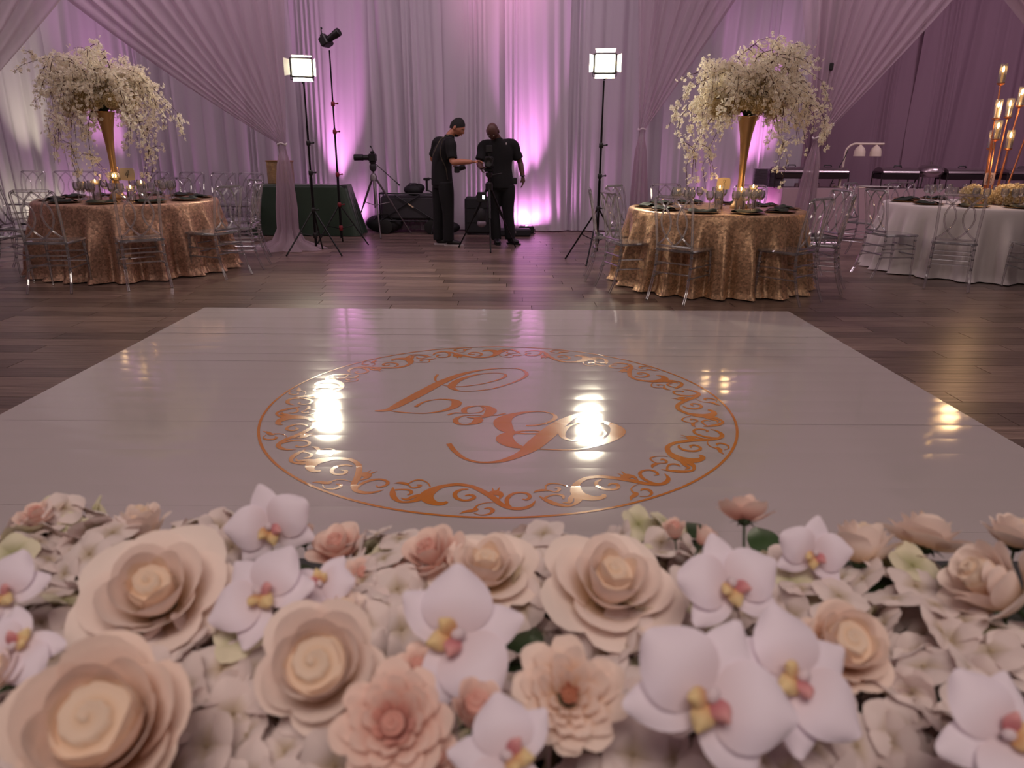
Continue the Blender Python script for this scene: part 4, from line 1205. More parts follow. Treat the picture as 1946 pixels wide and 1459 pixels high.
# slider/small tripod stand right of cart
t = thing('gimbal_stand', 'short black stand with angled arm between cart and man', 'stand', (-1.16, 11.75, 0))
q = MB(); q.tube([(0, 0, 0.05), (0, 0, 0.72)], 0.016, 8); q.build('column', M['blackm'], t)
q = MB(); q.box((-0.12, 0, 0.84), (0.10, 0.06, 0.04), bev=0.01); q.tube([(-0.12, 0, 0.66), (-0.12, 0, 0.84)], 0.018, 8); q.tube([(-0.12, 0, 0.68), (0, 0, 0.62)], 0.012, 6); q.tube([(-0.10, 0, 0.86), (0.22, -0.02, 0.78)], 0.010, 6); q.build('arm', M['black'], t)
q = MB(); q.tube([(0.16, -0.02, 0.88), (0.15, -0.02, 0.55), (0.08, 0, 0.48)], 0.012, 6); q.build('grip', M['black'], t)
for a in (0.3, 2.4, 4.5):
    q = MB(); q.tube([(0, 0, 0.30), (0.2 * math.cos(a), 0.2 * math.sin(a), 0.012)], 0.010, 6); q.build('leg', M['blackm'], t)
q = MB(); wheel(q, (0.02, -0.05, 0.14), 0.13); q.build('cable_reel', M['black'], t)
# cases on the floor behind the men
t = thing('equipment_case', 'tall black hard case standing between the two men', 'case', (-0.42, 11.7, 0))
q = MB(); q.box((0, 0, 0.30), (0.52, 0.26, 0.56), bev=0.03); q.build('case_body', M['bag'], t)
q = MB(); q.tube([(-0.08, 0, 0.58), (-0.06, 0, 0.63), (0.06, 0, 0.63), (0.08, 0, 0.58)], 0.012, 6); q.build('handle', M['black'], t)
q = MB(); q.box((0, -0.132, 0.42), (0.44, 0.01, 0.012)); q.box((0, -0.132, 0.20), (0.44, 0.01, 0.012)); q.build('rib', M['black'], t)
for sx in (-1, 1):
    q = MB(); wheel(q, (sx * 0.2, 0.10, 0.03), 0.03); q.build('wheel', M['black'], t)
t = thing('equipment_bag', 'low black bag on the floor left of the hard case', 'bag', (-0.98, 11.75, 0))
q = MB(); q.ball((0, 0, 0.10), (0.22, 0.13, 0.10), 12, 8); q.build('bag_body', M['bag'], t)
q = MB(); q.tube([(-0.1, -0.05, 0.16), (0, -0.08, 0.25), (0.12, -0.05, 0.16)], 0.010, 6); q.build('handle', M['black'], t)
t = thing('battery_box', 'flat dark blue case on the floor behind the broad man', 'case', (0.08, 11.5, 0))
q = MB(); q.box((0, 0, 0.06), (0.55, 0.25, 0.11), bev=0.02); q.build('case_body', M['bag'], t)
q = MB(); q.box((0.0, -0.128, 0.07), (0.10, 0.008, 0.03)); q.build('latch', M['alu'], t)

# video camera the men work on
VX, VY = -0.255, 9.95
vt = thing('video_tripod', 'black tripod between the two men', 'tripod', (VX, VY, 0))
for fx, fy in ((-0.42, 0.12), (0.03, -0.42), (0.36, 0.16)):
    q = MB(); q.tube([(fx * 0.06, fy * 0.06, 0.80), (fx * 0.5, fy * 0.5, 0.42)], 0.017, 8); lg = q.build('leg', M['blackm'], vt)
    q = MB(); q.tube([(fx * 0.5, fy * 0.5, 0.42), (fx, fy, 0.012)], 0.010, 8); q.ball((fx, fy, 0.013), 0.013, 6, 5); q.build('lower_leg', M['blackm'], lg)
tube_part('centre_column', [(0, 0, 0.45), (0, 0, 0.98)], 0.018, 'blackm', vt)
q = MB(); q.lathe([(0.03, 0.76), (0.05, 0.78), (0.05, 0.86), (0.03, 0.88)], n=12); q.lathe([(0.03, 0.94), (0.045, 0.96), (0.045, 1.0), (0.0, 1.01)], n=12); q.build('pan_head', M['black'], vt)
tube_part('pan_handle', [(0.03, 0, 0.97), (0.17, 0.05, 0.99)], 0.009, 'black', vt)
q = MB(); q.tube([(-0.11, -0.03, 0.62), (-0.11, -0.03, 0.46)], 0.008, 6); q.ball((-0.10, -0.04, 0.44), (0.06, 0.05, 0.11), 10, 8); q.build('weight_bag', M['bag'], vt)
q = MB(); q.ball((-0.10, -0.04, 0.345), (0.062, 0.052, 0.05), 10, 8); q.build('weight_bag_base', M['china'], vt)
t = thing('cinema_camera', 'black video camera rig pointed at us on the tripod between the men', 'camera', (VX, VY, 1.0))
q = MB(); q.box((0, 0.05, 0.14), (0.11, 0.20, 0.13), bev=0.012); q.build('body', M['black'], t)
q = MB(); q.lathe([(0.0, 0.0), (0.045, 0.0), (0.045, 0.08), (0.058, 0.09), (0.058, 0.15), (0.05, 0.15), (0.0, 0.12)], (0, -0.04, 0.14), 16, Matrix.Rotation(rad(90), 3, 'X')); q.build('lens', M['black'], t)
q = MB(); q.lathe([(0.0, 0.0), (0.042, 0.001), (0.0, 0.012)], (0, -0.165, 0.14), 14, Matrix.Rotation(rad(90), 3, 'X')); q.build('front_glass', M['glass'], t)
q = MB(); q.box((0, 0.04, 0.30), (0.09, 0.05, 0.09), bev=0.01); q.tube([(0, 0.04, 0.2), (0, 0.04, 0.26)], 0.008, 6); q.build('monitor', M['black'], t)
q = MB(); q.box((0, 0.05, 0.035), (0.12, 0.16, 0.05), bev=0.01); q.build('base_plate', M['blackm'], t)
t = thing('receiver_box', 'small black box with a white light clipped to the tripod', 'box', (VX - 0.075, VY - 0.045, 0.62))
q = MB(); q.box((-0.02, 0, 0.07), (0.13, 0.05, 0.13), bev=0.008); q.build('box_body', M['black'], t)
q = MB(); q.box((0.005, -0.027, 0.07), (0.032, 0.006, 0.045), bev=0.002); q.build('indicator', emit_mat('indicator_light', (240, 244, 255), 6), t)

# ------------------------------------------------------------------ people
def skinned(name, verts, edges, m, parent=None, sub=2, root=0):
    """verts: (x,y,z, rx, ry) -> skin modifier -> plain mesh"""
    me = bpy.data.meshes.new(name)
    me.from_pydata([v[:3] for v in verts], edges, [])
    o = bpy.data.objects.new(name, me); C.objects.link(o)
    md = o.modifiers.new('s', 'SKIN'); md.use_smooth_shade = True; md.branch_smoothing = 0.6
    sk = me.skin_vertices[0].data
    for i, v in enumerate(verts):
        sk[i].radius = (v[3], v[4] if len(v) > 4 else v[3]); sk[i].use_root = (i == root)
    sb = o.modifiers.new('u', 'SUBSURF'); sb.levels = sub; sb.render_levels = sub
    dg = bpy.context.evaluated_depsgraph_get(); dg.update()
    ne = bpy.data.meshes.new_from_object(o.evaluated_get(dg))
    o.modifiers.clear(); o.data = ne
    ne.materials.clear(); ne.materials.append(M[m])
    ne.polygons.foreach_set('use_smooth', [True] * len(ne.polygons))
    if parent: o.parent = parent
    return o

def remesh(name, q, m, parent, vox=0.013):
    o = q.build(name, M[m], parent, 'all')
    a = o.modifiers.new('r', 'REMESH'); a.mode = 'VOXEL'; a.voxel_size = vox; a.use_smooth_shade = True
    b_ = o.modifiers.new('s', 'SMOOTH'); b_.factor = 0.5; b_.iterations = 5
    dg = bpy.context.evaluated_depsgraph_get(); dg.update()
    ne = bpy.data.meshes.new_from_object(o.evaluated_get(dg))
    o.modifiers.clear(); o.data = ne
    ne.materials.clear(); ne.materials.append(M[m])
    ne.polygons.foreach_set('use_smooth', [True] * len(ne.polygons))
    return o

def head(parent, c, R_, skin, hairtype, beard=False):
    """face looks along local -Y before rotation R_"""
    c = Vector(c)
    q = MB()
    def fn(u, v):
        a = u * 2 * PI; p = PI * v
        x = math.sin(p) * math.sin(a); y_ = -math.sin(p) * math.cos(a); z = -math.cos(p)
        X, Y_, Z = 0.080 * x, 0.099 * y_, 0.118 * z
        if z < -0.1:                       # jaw narrows, chin forward
            k = (-z - 0.1) / 0.9
            X *= 1 - 0.30 * k; Y_ = Y_ * (1 - 0.25 * k) - 0.014 * k
        if y_ < -0.3:                      # face plane
            f = (-y_ - 0.3) / 0.7
            nose = math.exp(-(x / 0.14) ** 2) * math.exp(-((z + 0.18) / 0.18) ** 2)
            brow = math.exp(-((z - 0.14) / 0.10) ** 2) * math.exp(-(x / 0.5) ** 2)
            sock = math.exp(-((abs(x) - 0.33) / 0.16) ** 2) * math.exp(-((z - 0.02) / 0.10) ** 2)
            lips = math.exp(-(x / 0.22) ** 2) * math.exp(-((z + 0.50) / 0.08) ** 2)
            chin = math.exp(-(x / 0.25) ** 2) * math.exp(-((z + 0.82) / 0.14) ** 2)
            Y_ += -0.026 * nose * f - 0.006 * brow + 0.011 * sock - 0.007 * lips - 0.010 * chin
        return c + R_ @ Vector((X, Y_, Z))
    q.grid(fn, 40, 30, True)
    for sx in (-1, 1):
        q.ball(c + R_ @ Vector((sx * 0.083, 0.008, -0.005)), (0.010, 0.020, 0.032), 8, 6, R_)
    h = q.build('head', M[skin], parent, 'all')
    for sx in (-1, 1):
        q = MB(); q.ball(c + R_ @ Vector((sx * 0.029, -0.081, 0.002)), 0.012, 8, 6); q.build('eye', M['eye'], h)
        q = MB(); q.tube([c + R_ @ Vector((sx * 0.012, -0.095, 0.020)), c + R_ @ Vector((sx * 0.030, -0.093, 0.024)), c + R_ @ Vector((sx * 0.048, -0.078, 0.018))], 0.004, 5); q.build('eyebrow', M['hair'], h)
    q = MB(); q.tube([c + R_ @ Vector((x, -0.098 + abs(x) * 0.4, -0.060)) for x in (-0.024, -0.012, 0, 0.012, 0.024)], [0.003, 0.005, 0.006, 0.005, 0.003], 5); q.build('mouth', M[skin], h)
    if hairtype:
        q = MB(); r = random.Random(3)
        def hf(u, v):
            a = u * 2 * PI
            low = 1.15 if hairtype == 'short' else 0.9
            cut = PI * (0.34 + 0.32 * (0.5 - 0.5 * math.cos(a)) ** 0.8)   # hairline higher at the forehead
            p = cut * v
            x = math.sin(p) * math.sin(a); y_ = -math.sin(p) * math.cos(a); z = math.cos(p)
            s = 0.975 + 0.03 * math.sin(a * 11 + v * 13) * (1 - v * 0.5) + 0.025 * math.sin(v * 31 + a * 7)
            top = 1 + 0.02 * max(0, z)
            return c + R_ @ Vector((0.087 * x * s, 0.107 * y_ * s + 0.004, 0.126 * z * top * s + 0.004))
        q.grid(hf, 40, 12, True); q.build('hair', M['hair'], h, 'all')
    if beard:
        q = MB()
        def bf(u, v):
            a = (u - 0.5) * 2.6; p = PI * (0.72 + 0.22 * v)
            x = math.sin(p) * math.sin(a); y_ = -math.sin(p) * math.cos(a); z = math.cos(p)
            k = max(0, (-z - 0.1) / 0.9)
            return c + R_ @ Vector((0.0825 * x * (1 - 0.30 * k), 0.1015 * y_ * (1 - 0.25 * k) - 0.016 * k, 0.121 * z))
        q.grid(bf, 20, 8); q.build('beard', M['hair'], h, 'all')
    return h

def hand(parent, wrist, dir_, palm_n, skin, curl=0.5, side_=1):
    """palm + four fingers + thumb as one skinned surface per hand"""
    w_ = Vector(wrist); d = Vector(dir_).normalized(); n = Vector(palm_n).normalized(); s = d.cross(n).normalized() * side_
    V = [(*(w_ - d * 0.01), 0.024, 0.018), (*(w_ + d * 0.045), 0.034, 0.016)]
    E = [(0, 1)]
    hnd = skinned('hand', V + [(*(w_ + d * 0.085), 0.036, 0.013)], E + [(1, 2)], skin, parent, 2)
    for k, (off, L_) in enumerate(((-0.030, 0.068), (-0.010, 0.078), (0.010, 0.072), (0.029, 0.056))):
        b0 = w_ + d * 0.075 + s * off; c1 = curl
        p1 = b0 + (d * math.cos(c1 * 0.5) + n * math.sin(c1 * 0.5)) * L_ * 0.45
        p2 = p1 + (d * math.cos(c1 * 1.2) + n * math.sin(c1 * 1.2)) * L_ * 0.32
        p3 = p2 + (d * math.cos(c1 * 1.9) + n * math.sin(c1 * 1.9)) * L_ * 0.25
        skinned('finger', [(*b0, 0.0095), (*p1, 0.009), (*p2, 0.008), (*p3, 0.0065)], [(0, 1), (1, 2), (2, 3)], skin, hnd, 1)
    b0 = w_ + d * 0.02 - s * 0.026; p1 = b0 + (d * 0.6 - s * 0.6 + n * 0.4).normalized() * 0.038; p2 = p1 + (d * 0.85 - s * 0.1 + n * 0.5).normalized() * 0.032
    skinned('thumb', [(*b0, 0.013), (*p1, 0.0105), (*p2, 0.008)], [(0, 1), (1, 2)], skin, hnd, 1)
    return hnd

def person(name_lb, base, skin, J, head_c, head_R, hairtype, beard, hands, toes, white_sole):
    """J: dict of joints relative to base (x right in picture, y away, z up)"""
    t = thing('person', name_lb, 'person', base)
    g = lambda k: Vector(J[k])
    pel, wa, ch, nk = g('pelvis'), g('waist'), g('chest'), g('neck')
    q = MB()
    def limb(pts, rs): q.tube(spline([(*p, r_) for p, r_ in zip(pts, rs)], 4) and [p[:3] for p in spline([(*p, r_) for p, r_ in zip(pts, rs)], 4)], [p[3] for p in spline([(*p, r_) for p, r_ in zip(pts, rs)], 4)], 14)
    def loft(rings, ax):
        n = 20; vs = []
        rings = spline(rings, 4)
        for x, y_, z, rx, ry in rings:
            for k in range(n):
                t_ = 2 * PI * k / n
                vs.append(Vector((x, y_, z)) + ax * math.cos(t_) * rx + ax.cross(Vector((0, 0, 1))) * math.sin(t_) * ry)
        m = len(rings)
        q.add(vs, [(i * n + k, i * n + (k + 1) % n, (i + 1) * n + (k + 1) % n, (i + 1) * n + k) for i in range(m - 1) for k in range(n)] + [tuple(range(n - 1, -1, -1)), tuple((m - 1) * n + k for k in range(n))])
    ax = (g('sh_l') - g('sh_r')); ax.z = 0; ax.normalize()
    # body: neck to feet in one skin
    loft([(*pel, 0.12, 0.08), (*wa, 0.10, 0.075), (*ch, 0.125, 0.08), (*(ch.lerp(nk, 0.7)), 0.09, 0.06), (*nk, 0.055, 0.055)], ax)
    limb([nk - Vector((0, 0, 0.05)), nk, nk.lerp(Vector(head_c), 0.7)], [0.058, 0.056, 0.054])
    for sd in ('l', 'r'):
        s_, e_, w_ = g('sh_' + sd), g('el_' + sd), g('wr_' + sd)
        limb([ch.lerp(nk, 0.6), s_, s_.lerp(e_, 0.5), e_, e_.lerp(w_, 0.35), w_], [0.04, 0.052, 0.050, 0.040, 0.043, 0.027])
        h_, k_, a_ = g('hip_' + sd), g('kn_' + sd), g('an_' + sd)
        limb([pel.lerp(h_, 0.6), h_, k_, k_.lerp(a_, 0.35), a_], [0.06, 0.075, 0.052, 0.05, 0.036])
    remesh('body', q, skin, t)
    q = MB()
    loft([(*(pel + Vector((0, 0, -0.09))), 0.185, 0.135), (*pel, 0.18, 0.135), (*wa, 0.168, 0.13), (*(wa.lerp(ch, 0.6)), 0.182, 0.13), (*ch, 0.192, 0.128), (*(ch.lerp(nk, 0.45)), 0.170, 0.108), (*(ch.lerp(nk, 0.78)), 0.105, 0.082), (*nk, 0.070, 0.068)], ax)
    for sd in ('l', 'r'):
        s_, e_ = g('sh_' + sd), g('el_' + sd)
        limb([ch.lerp(nk, 0.5), s_, s_.lerp(e_, 0.45), s_.lerp(e_, 0.84)], [0.075, 0.078, 0.070, 0.072])
    limb([nk, nk + Vector((0, 0, 0.022))], [0.070, 0.066])
    remesh('shirt', q, 'shirt', t)
    q = MB()
    loft([(*(pel + Vector((0, 0, 0.05))), 0.165, 0.118), (*(pel + Vector((0, 0, -0.06))), 0.172, 0.128), (*(pel + Vector((0, 0, -0.12))), 0.15, 0.115)], ax)
    for sd in ('l', 'r'):
        h_, k_, a_ = g('hip_' + sd), g('kn_' + sd), g('an_' + sd)
        limb([h_, h_.lerp(k_, 0.4), k_, k_.lerp(a_, 0.5), a_ + Vector((0, 0, -0.03))], [0.105, 0.105, 0.083, 0.078, 0.076])
    remesh('trousers', q, 'trouser', t)
    for sd, to in zip(('l', 'r'), toes):
        an = g('an_' + sd); to = Vector(to); hl = Vector((an.x, an.y, 0.05)) - (Vector((to.x, to.y, 0)) - Vector((an.x, an.y, 0))).normalized() * 0.035
        s_ = skinned('shoe', [(*hl, 0.045, 0.045), (*Vector((an.x, an.y, 0.062)), 0.050, 0.052), (*(Vector((an.x, an.y, 0.05)).lerp(Vector((to.x, to.y, 0.04)), 0.6)), 0.048, 0.036), (*Vector((to.x, to.y, 0.036)), 0.036, 0.024)], [(0, 1), (1, 2), (2, 3)], 'shoe', t, 2)
        d = (Vector((to.x, to.y, 0)) - Vector((hl.x, hl.y, 0))); L_ = d.length; u = d.normalized(); pn = Vector((-u.y, u.x, 0))
        q = MB(); n = 18; ring = []
        for k in range(n):
            a = 2 * PI * k / n
            ring.append(Vector((hl.x, hl.y, 0)) + u * (L_ / 2 + (L_ / 2 + 0.030) * math.cos(a)) + pn * 0.044 * math.sin(a))
        q.add([(*v.xy, 0.0) for v in ring] + [(*v.xy, 0.022) for v in ring], [tuple(range(n - 1, -1, -1)), tuple(range(n, 2 * n))] + [(k, (k + 1) % n, n + (k + 1) % n, n + k) for k in range(n)])
        q.build('shoe_sole', M['sole' if white_sole else 'shoe'], s_)
    head(t, head_c, head_R, skin, hairtype, beard)
    for wr, dr, nn, cu, sd in hands:
        hand(t, wr, dr, nn, skin, cu, sd)
    return t

B1 = Vector((-0.93, 10.35, 0))
def rel(x, z, y_=0.0, B=B1): return (x - B.x, y_, z)
J1 = dict(pelvis=rel(-0.915, 0.90), waist=rel(-0.915, 1.06), chest=rel(-0.885, 1.27), neck=rel(-0.80, 1.46),
          sh_r=rel(-0.775, 1.36, -0.16), el_r=rel(-0.745, 1.13, -0.24), wr_r=rel(-0.475, 1.135, -0.36),
          sh_l=rel(-0.97, 1.38, 0.14), el_l=rel(-1.06, 1.16, 0.22), wr_l=rel(-0.86, 1.10, 0.28),
          hip_r=rel(-0.86, 0.86, -0.09), kn_r=rel(-0.83, 0.47, -0.10), an_r=rel(-0.83, 0.09, -0.10),
          hip_l=rel(-0.95, 0.86, 0.09), kn_l=rel(-0.975, 0.47, 0.06), an_l=rel(-0.985, 0.09, 0.03))
R1 = Matrix.Rotation(rad(72), 3, 'Z') @ Matrix.Rotation(rad(28), 3, 'X')
man1 = person('bearded man in black polo and trousers reaching out to the camera on the tripod', B1, 'skin', J1,
              rel(-0.690, 1.568, -0.01), R1, 'short', True,
              [(rel(-0.465, 1.135, -0.365), (1, -0.15, 0.12), (0.1, -0.2, -1), 0.55, 1), (rel(-0.85, 1.10, 0.28), (1, -0.2, -0.1), (0, -1, 0), 0.6, -1)],
              (rel(-0.86, 0.03, 0.02), rel(-0.65, 0.03, -0.11)), True)
q = MB()
def P1(x, z, y_): return Vector(rel(x, z, y_))
q.tube(spline([P1(-0.80, 1.47, -0.14), P1(-0.90, 1.42, -0.185), P1(-0.97, 1.30, -0.19), P1(-1.02, 1.20, -0.16)], 5), 0.015, 6, flat=0.35)
q.tube(spline([P1(-0.87, 1.44, -0.17), P1(-0.905, 1.30, -0.20), P1(-0.90, 1.18, -0.195), P1(-0.845, 1.05, -0.18), P1(-0.825, 0.90, -0.175)], 5), 0.013, 6, flat=0.35)
q.build('camera_harness', M['strap'], man1)
t = thing('waist_camera', 'black camera hanging at the front of the bearded man', 'camera', (-0.70, 10.28, 1.03))
q = MB(); q.box((0, 0, 0), (0.07, 0.11, 0.09), bev=0.01); q.build('body', M['black'], t)
q = MB(); q.lathe([(0, 0.03), (0.035, 0.03), (0.035, 0.12), (0, 0.12)], n=12, R=Matrix.Rotation(rad(70), 3, 'Y')); q.build('lens', M['black'], t)

B2 = Vector((-0.06, 10.5, 0))
def rel2(x, z, y_=0.0): return rel(x, z, y_, B2)
J2 = dict(pelvis=rel2(-0.10, 0.86), waist=rel2(-0.115, 1.04), chest=rel2(-0.125, 1.26, -0.03), neck=rel2(-0.15, 1.43, -0.09),
          sh_l=rel2(0.055, 1.36), el_l=rel2(0.165, 1.13, 0.03), wr_l=rel2(0.205, 0.93, -0.02),
          sh_r=rel2(-0.335, 1.34, -0.04), el_r=rel2(-0.40, 1.11, -0.12), wr_r=rel2(-0.36, 1.05, -0.36),
          hip_l=rel2(-0.01, 0.82), kn_l=rel2(-0.0, 0.46), an_l=rel2(0.035, 0.10),
          hip_r=rel2(-0.18, 0.82), kn_r=rel2(-0.20, 0.46, 0.02), an_r=rel2(-0.165, 0.09, 0.02))
R2 = Matrix.Rotation(rad(-14), 3, 'Z') @ Matrix.Rotation(rad(42), 3, 'X')
man2 = person('broad bald man in black polo bowing his head over the video camera', B2, 'dskin', J2,
              rel2(-0.215, 1.525, -0.16), R2, None, False,
              [(rel2(0.205, 0.93, -0.02), (0.05, -0.15, -1), (-1, -0.1, 0), 0.45, -1), (rel2(-0.36, 1.05, -0.36), (0.5, -0.8, 0.15), (0.6, 0.3, -0.4), 0.7, 1)],
              (rel2(0.16, 0.03, -0.09), rel2(-0.13, 0.03, -0.18)), False)
q = MB(); q.tube([Vector(rel2(0.203, 0.945, -0.02)) + Vector((0.030 * math.cos(a), 0.030 * math.sin(a), 0)) for a in [2 * PI * k / 12 for k in range(12)]], 0.009, 6, closed=True); q.build('wristwatch', M['blackm'], man2)
q = MB(); q.box(rel2(0.085, 0.875, -0.02), (0.08, 0.05, 0.09), bev=0.01); q.build('belt_pouch', M['black'], man2)
q = MB(); q.box(rel2(-0.03, 1.37, -0.125), (0.015, 0.006, 0.03), bev=0.002); q.build('shirt_badge', M['sole'], man2)

# ------------------------------------------------------------------ buffet
BY = 11.72
t = thing('buffet_table', 'long buffet table under the mauve skirt at the right', 'table', (6.6, BY, 0))
q = MB(); q.box((0, 0, 0.735), (4.7, 0.56, 0.03)); q.build('tabletop', M['bagg'], t)
for sx in (-2.2, 0, 2.2):
    for sy in (-0.25, 0.25):
        q = MB(); q.tube([(sx, sy, 0.72), (sx, sy, 0.012)], 0.016, 8); q.build('leg', M['alu'], t)
q = MB()
q.box((0, 0, 0.756), (4.78, 0.66, 0.01))
q.grid(lambda u, v: (-2.40 + 4.80 * u, -0.335 - 0.012 * v * math.sin(u * 60) - 0.02 * v, 0.757 - 0.745 * v + 0.006 * math.sin(u * 9)), 160, 10)
q.grid(lambda u, v: (-2.40 - 0.012 * v, -0.335 + 0.67 * u, 0.757 - 0.745 * v), 20, 6)
tag(q.build('table_skirt', M['skirt'], None, True, (6.6, BY, 0)), 'mauve pleated skirt cloth on the long buffet table', 'tablecloth')
BZ = 0.762
def chafer(x, label):
    t = thing('chafing_dish', label, 'serving dish', (x, BY, BZ), group='rectangular chafing dishes')
    q = MB(); q.box((0, 0, 0.18), (0.56, 0.34, 0.09), bev=0.015); q.build('pan', M['steeld'], t)
    q = MB()
    q.grid(lambda u, v: (-0.28 + 0.56 * u, 0.17 * math.cos(PI * v), 0.228 + 0.085 * math.sin(PI * v)), 4, 12)
    q.add([(-0.28, 0.17 * math.cos(PI * k / 12), 0.228 + 0.085 * math.sin(PI * k / 12)) for k in range(13)], [tuple(range(13))])
    q.add([(0.28, 0.17 * math.cos(PI * k / 12), 0.228 + 0.085 * math.sin(PI * k / 12)) for k in range(13)], [tuple(range(12, -1, -1))])
    lid = q.build('lid', M['steel'], t)
    q = MB(); q.tube([(-0.06, -0.02, 0.31), (-0.05, -0.02, 0.335), (0.05, -0.02, 0.335), (0.06, -0.02, 0.31)], 0.010, 6); q.build('handle', M['black'], lid)
    for sx in (-1, 1):
        q = MB(); q.tube([(sx * 0.29, -0.15, 0.24), (sx * 0.29, -0.16, 0.0), (sx * 0.27, -0.16, 0.0)], 0.009, 6); q.tube([(sx * 0.29, 0.15, 0.24), (sx * 0.29, 0.16, 0.0)], 0.009, 6); q.tube([(sx * 0.29, -0.15, 0.24), (sx * 0.29, 0.15, 0.24)], 0.009, 6); q.build('rack_leg', M['steeld'], t)
        q = MB(); q.lathe([(0.035, 0), (0.038, 0.05), (0.03, 0.055), (0.0, 0.055)], (sx * 0.12, 0, 0.01), 12); q.build('fuel_can', M['steel'], t)
    return t
def bx(px_): return at(px_, 345, BY).x
ch = chafer(bx(1500), 'chafing dish left of the voile column next to the stacked plates')
for px_, lb in ((1568, 'chafing dish partly behind the voile column beside the heat lamp'), (1700, 'chafing dish left of the round serving dish'), (1822, 'chafing dish right of the round serving dish'), (1935, 'chafing dish at the right picture edge behind the candle stems')):
    dup(ch, (bx(px_), BY, BZ), 0, lb)
t = thing('round_chafing_dish', 'round polished serving dish between two rectangular chafing dishes', 'serving dish', (bx(1764), BY, BZ))
q = MB(); q.lathe([(0.02, 0.16), (0.14, 0.17), (0.19, 0.22), (0.20, 0.25)], n=24); q.build('bowl', M['steel'], t)
q = MB(); q.lathe([(0.20, 0.25), (0.19, 0.29), (0.14, 0.34), (0.05, 0.37), (0.015, 0.375), (0.02, 0.40), (0.0, 0.41)], n=24); q.build('lid', M['steel'], t)
for a in (0.5, 1.57 + 1.0, 3.7, 5.2):
    q = MB(); q.tube([(0.17 * math.cos(a), 0.17 * math.sin(a), 0.23), (0.2 * math.cos(a), 0.2 * math.sin(a), 0.0)], 0.009, 6); q.build('leg', M['steeld'], t)
q = MB(); q.lathe([(0.035, 0), (0.038, 0.05), (0.0, 0.055)], (0, 0, 0.01), 12); q.build('fuel_can', M['steel'], t)
# stacked plates
for k, px_ in enumerate((1445, 1474)):
    t = thing('plate_stack', ['left hand tall stack of grey plates on the buffet', 'right hand tall stack of grey plates on the buffet'][k], 'plates', (at(px_, 345, BY - 0.02).x, BY - 0.02, BZ))
    for j in range(24):
        q = MB(); q.lathe([(0.0, 0.0), (0.08, 0.0), (0.125, 0.008), (0.125, 0.011), (0.08, 0.005), (0.0, 0.005)], (0, 0, j * 0.0115), 20); q.build('plate', M['china'], t)
# heat lamp stand
p0 = at(1602, 290, BY); p1_ = at(1668, 273, BY)
t = thing('heat_lamp_stand', 'white carving station stand with two cream heat lamps', 'lamp', (0, BY, 0))
xb = at(1598, 350, BY).x
q = MB(); q.tube(spline([(xb - 0.02, 0, BZ + 0.01), (xb + 0.0, 0, 1.25), (xb + 0.03, 0, 1.36), (xb + 0.12, 0, 1.415), (xb + 0.24, 0, 1.42), (xb + 0.58, 0, 1.42)], 5), 0.016, 8); q.build('arm', M['lamp'], t)
q = MB(); q.box((xb + 0.15, 0, BZ + 0.008), (0.46, 0.32, 0.016), bev=0.005); q.build('base', M['lamp'], t)
for k in (0.22, 0.47):
    q = MB(); q.lathe([(0.085, 0.0), (0.082, 0.07), (0.065, 0.12), (0.03, 0.15), (0.012, 0.17), (0.0, 0.17)], (xb + k, 0, 1.235), 18); q.build('lamp_shade', M['lamp'], t)
q = MB(); q.tube(spline([(xb + 0.02, -0.03, 1.33), (xb - 0.02, -0.03, 1.2), (xb - 0.12, -0.05, 1.0), (xb - 0.2, -0.1, BZ + 0.05)], 5), 0.006, 6); q.build('power_cord', M['black'], t)
q = MB(); q.box((0, 0, 0.008), (0.5, 0.34, 0.016), bev=0.005)
tag(q.build('serving_board', M['whitecloth'], None, True, (at(1650, 357, BY).x + 0.12, BY - 0.08, BZ + 0.018)), 'white folded cloth board on the buffet right of the heat lamps', 'board')

# ------------------------------------------------------------------ head table with the flower runner, right under the camera
t = thing('head_table', 'narrow table below the flower runner at the bottom edge', 'table', (0, 0.42, 0))
q = MB(); q.box((0, 0, 0.865), (2.4, 0.56, 0.03), bev=0.005); q.build('tabletop', M['bagg'], t)
for sx in (-1.1, 1.1):
    for sy in (-0.2, 0.2):
        q = MB(); q.tube([(sx, sy, 0.855), (sx, sy, 0.012)], 0.016, 8); q.build('leg', M['alu'], t)
FZ = 1.0
def mound(x, y_):      # top surface height of the foam
    return 0.955 + 0.012 * math.sin(x * 9) * math.sin(y_ * 7)
q = MB()
q.grid(lambda u, v: (-1.1 + 2.2 * u, 0.16 + 0.41 * v, 0.885 + 0.078 * math.sin(PI * v) ** 0.35 + 0.006 * math.sin(u * 40) * math.sin(v * 9)), 60, 14)
q.grid(lambda u, v: (-1.1 + 2.2 * u, 0.16 + 0.41 * v, 0.882), 6, 2)
tag(q.build('flower_foam', M['moss'], None), 'dark mossy foam bed under the mixed roses and orchids', 'flower bed')

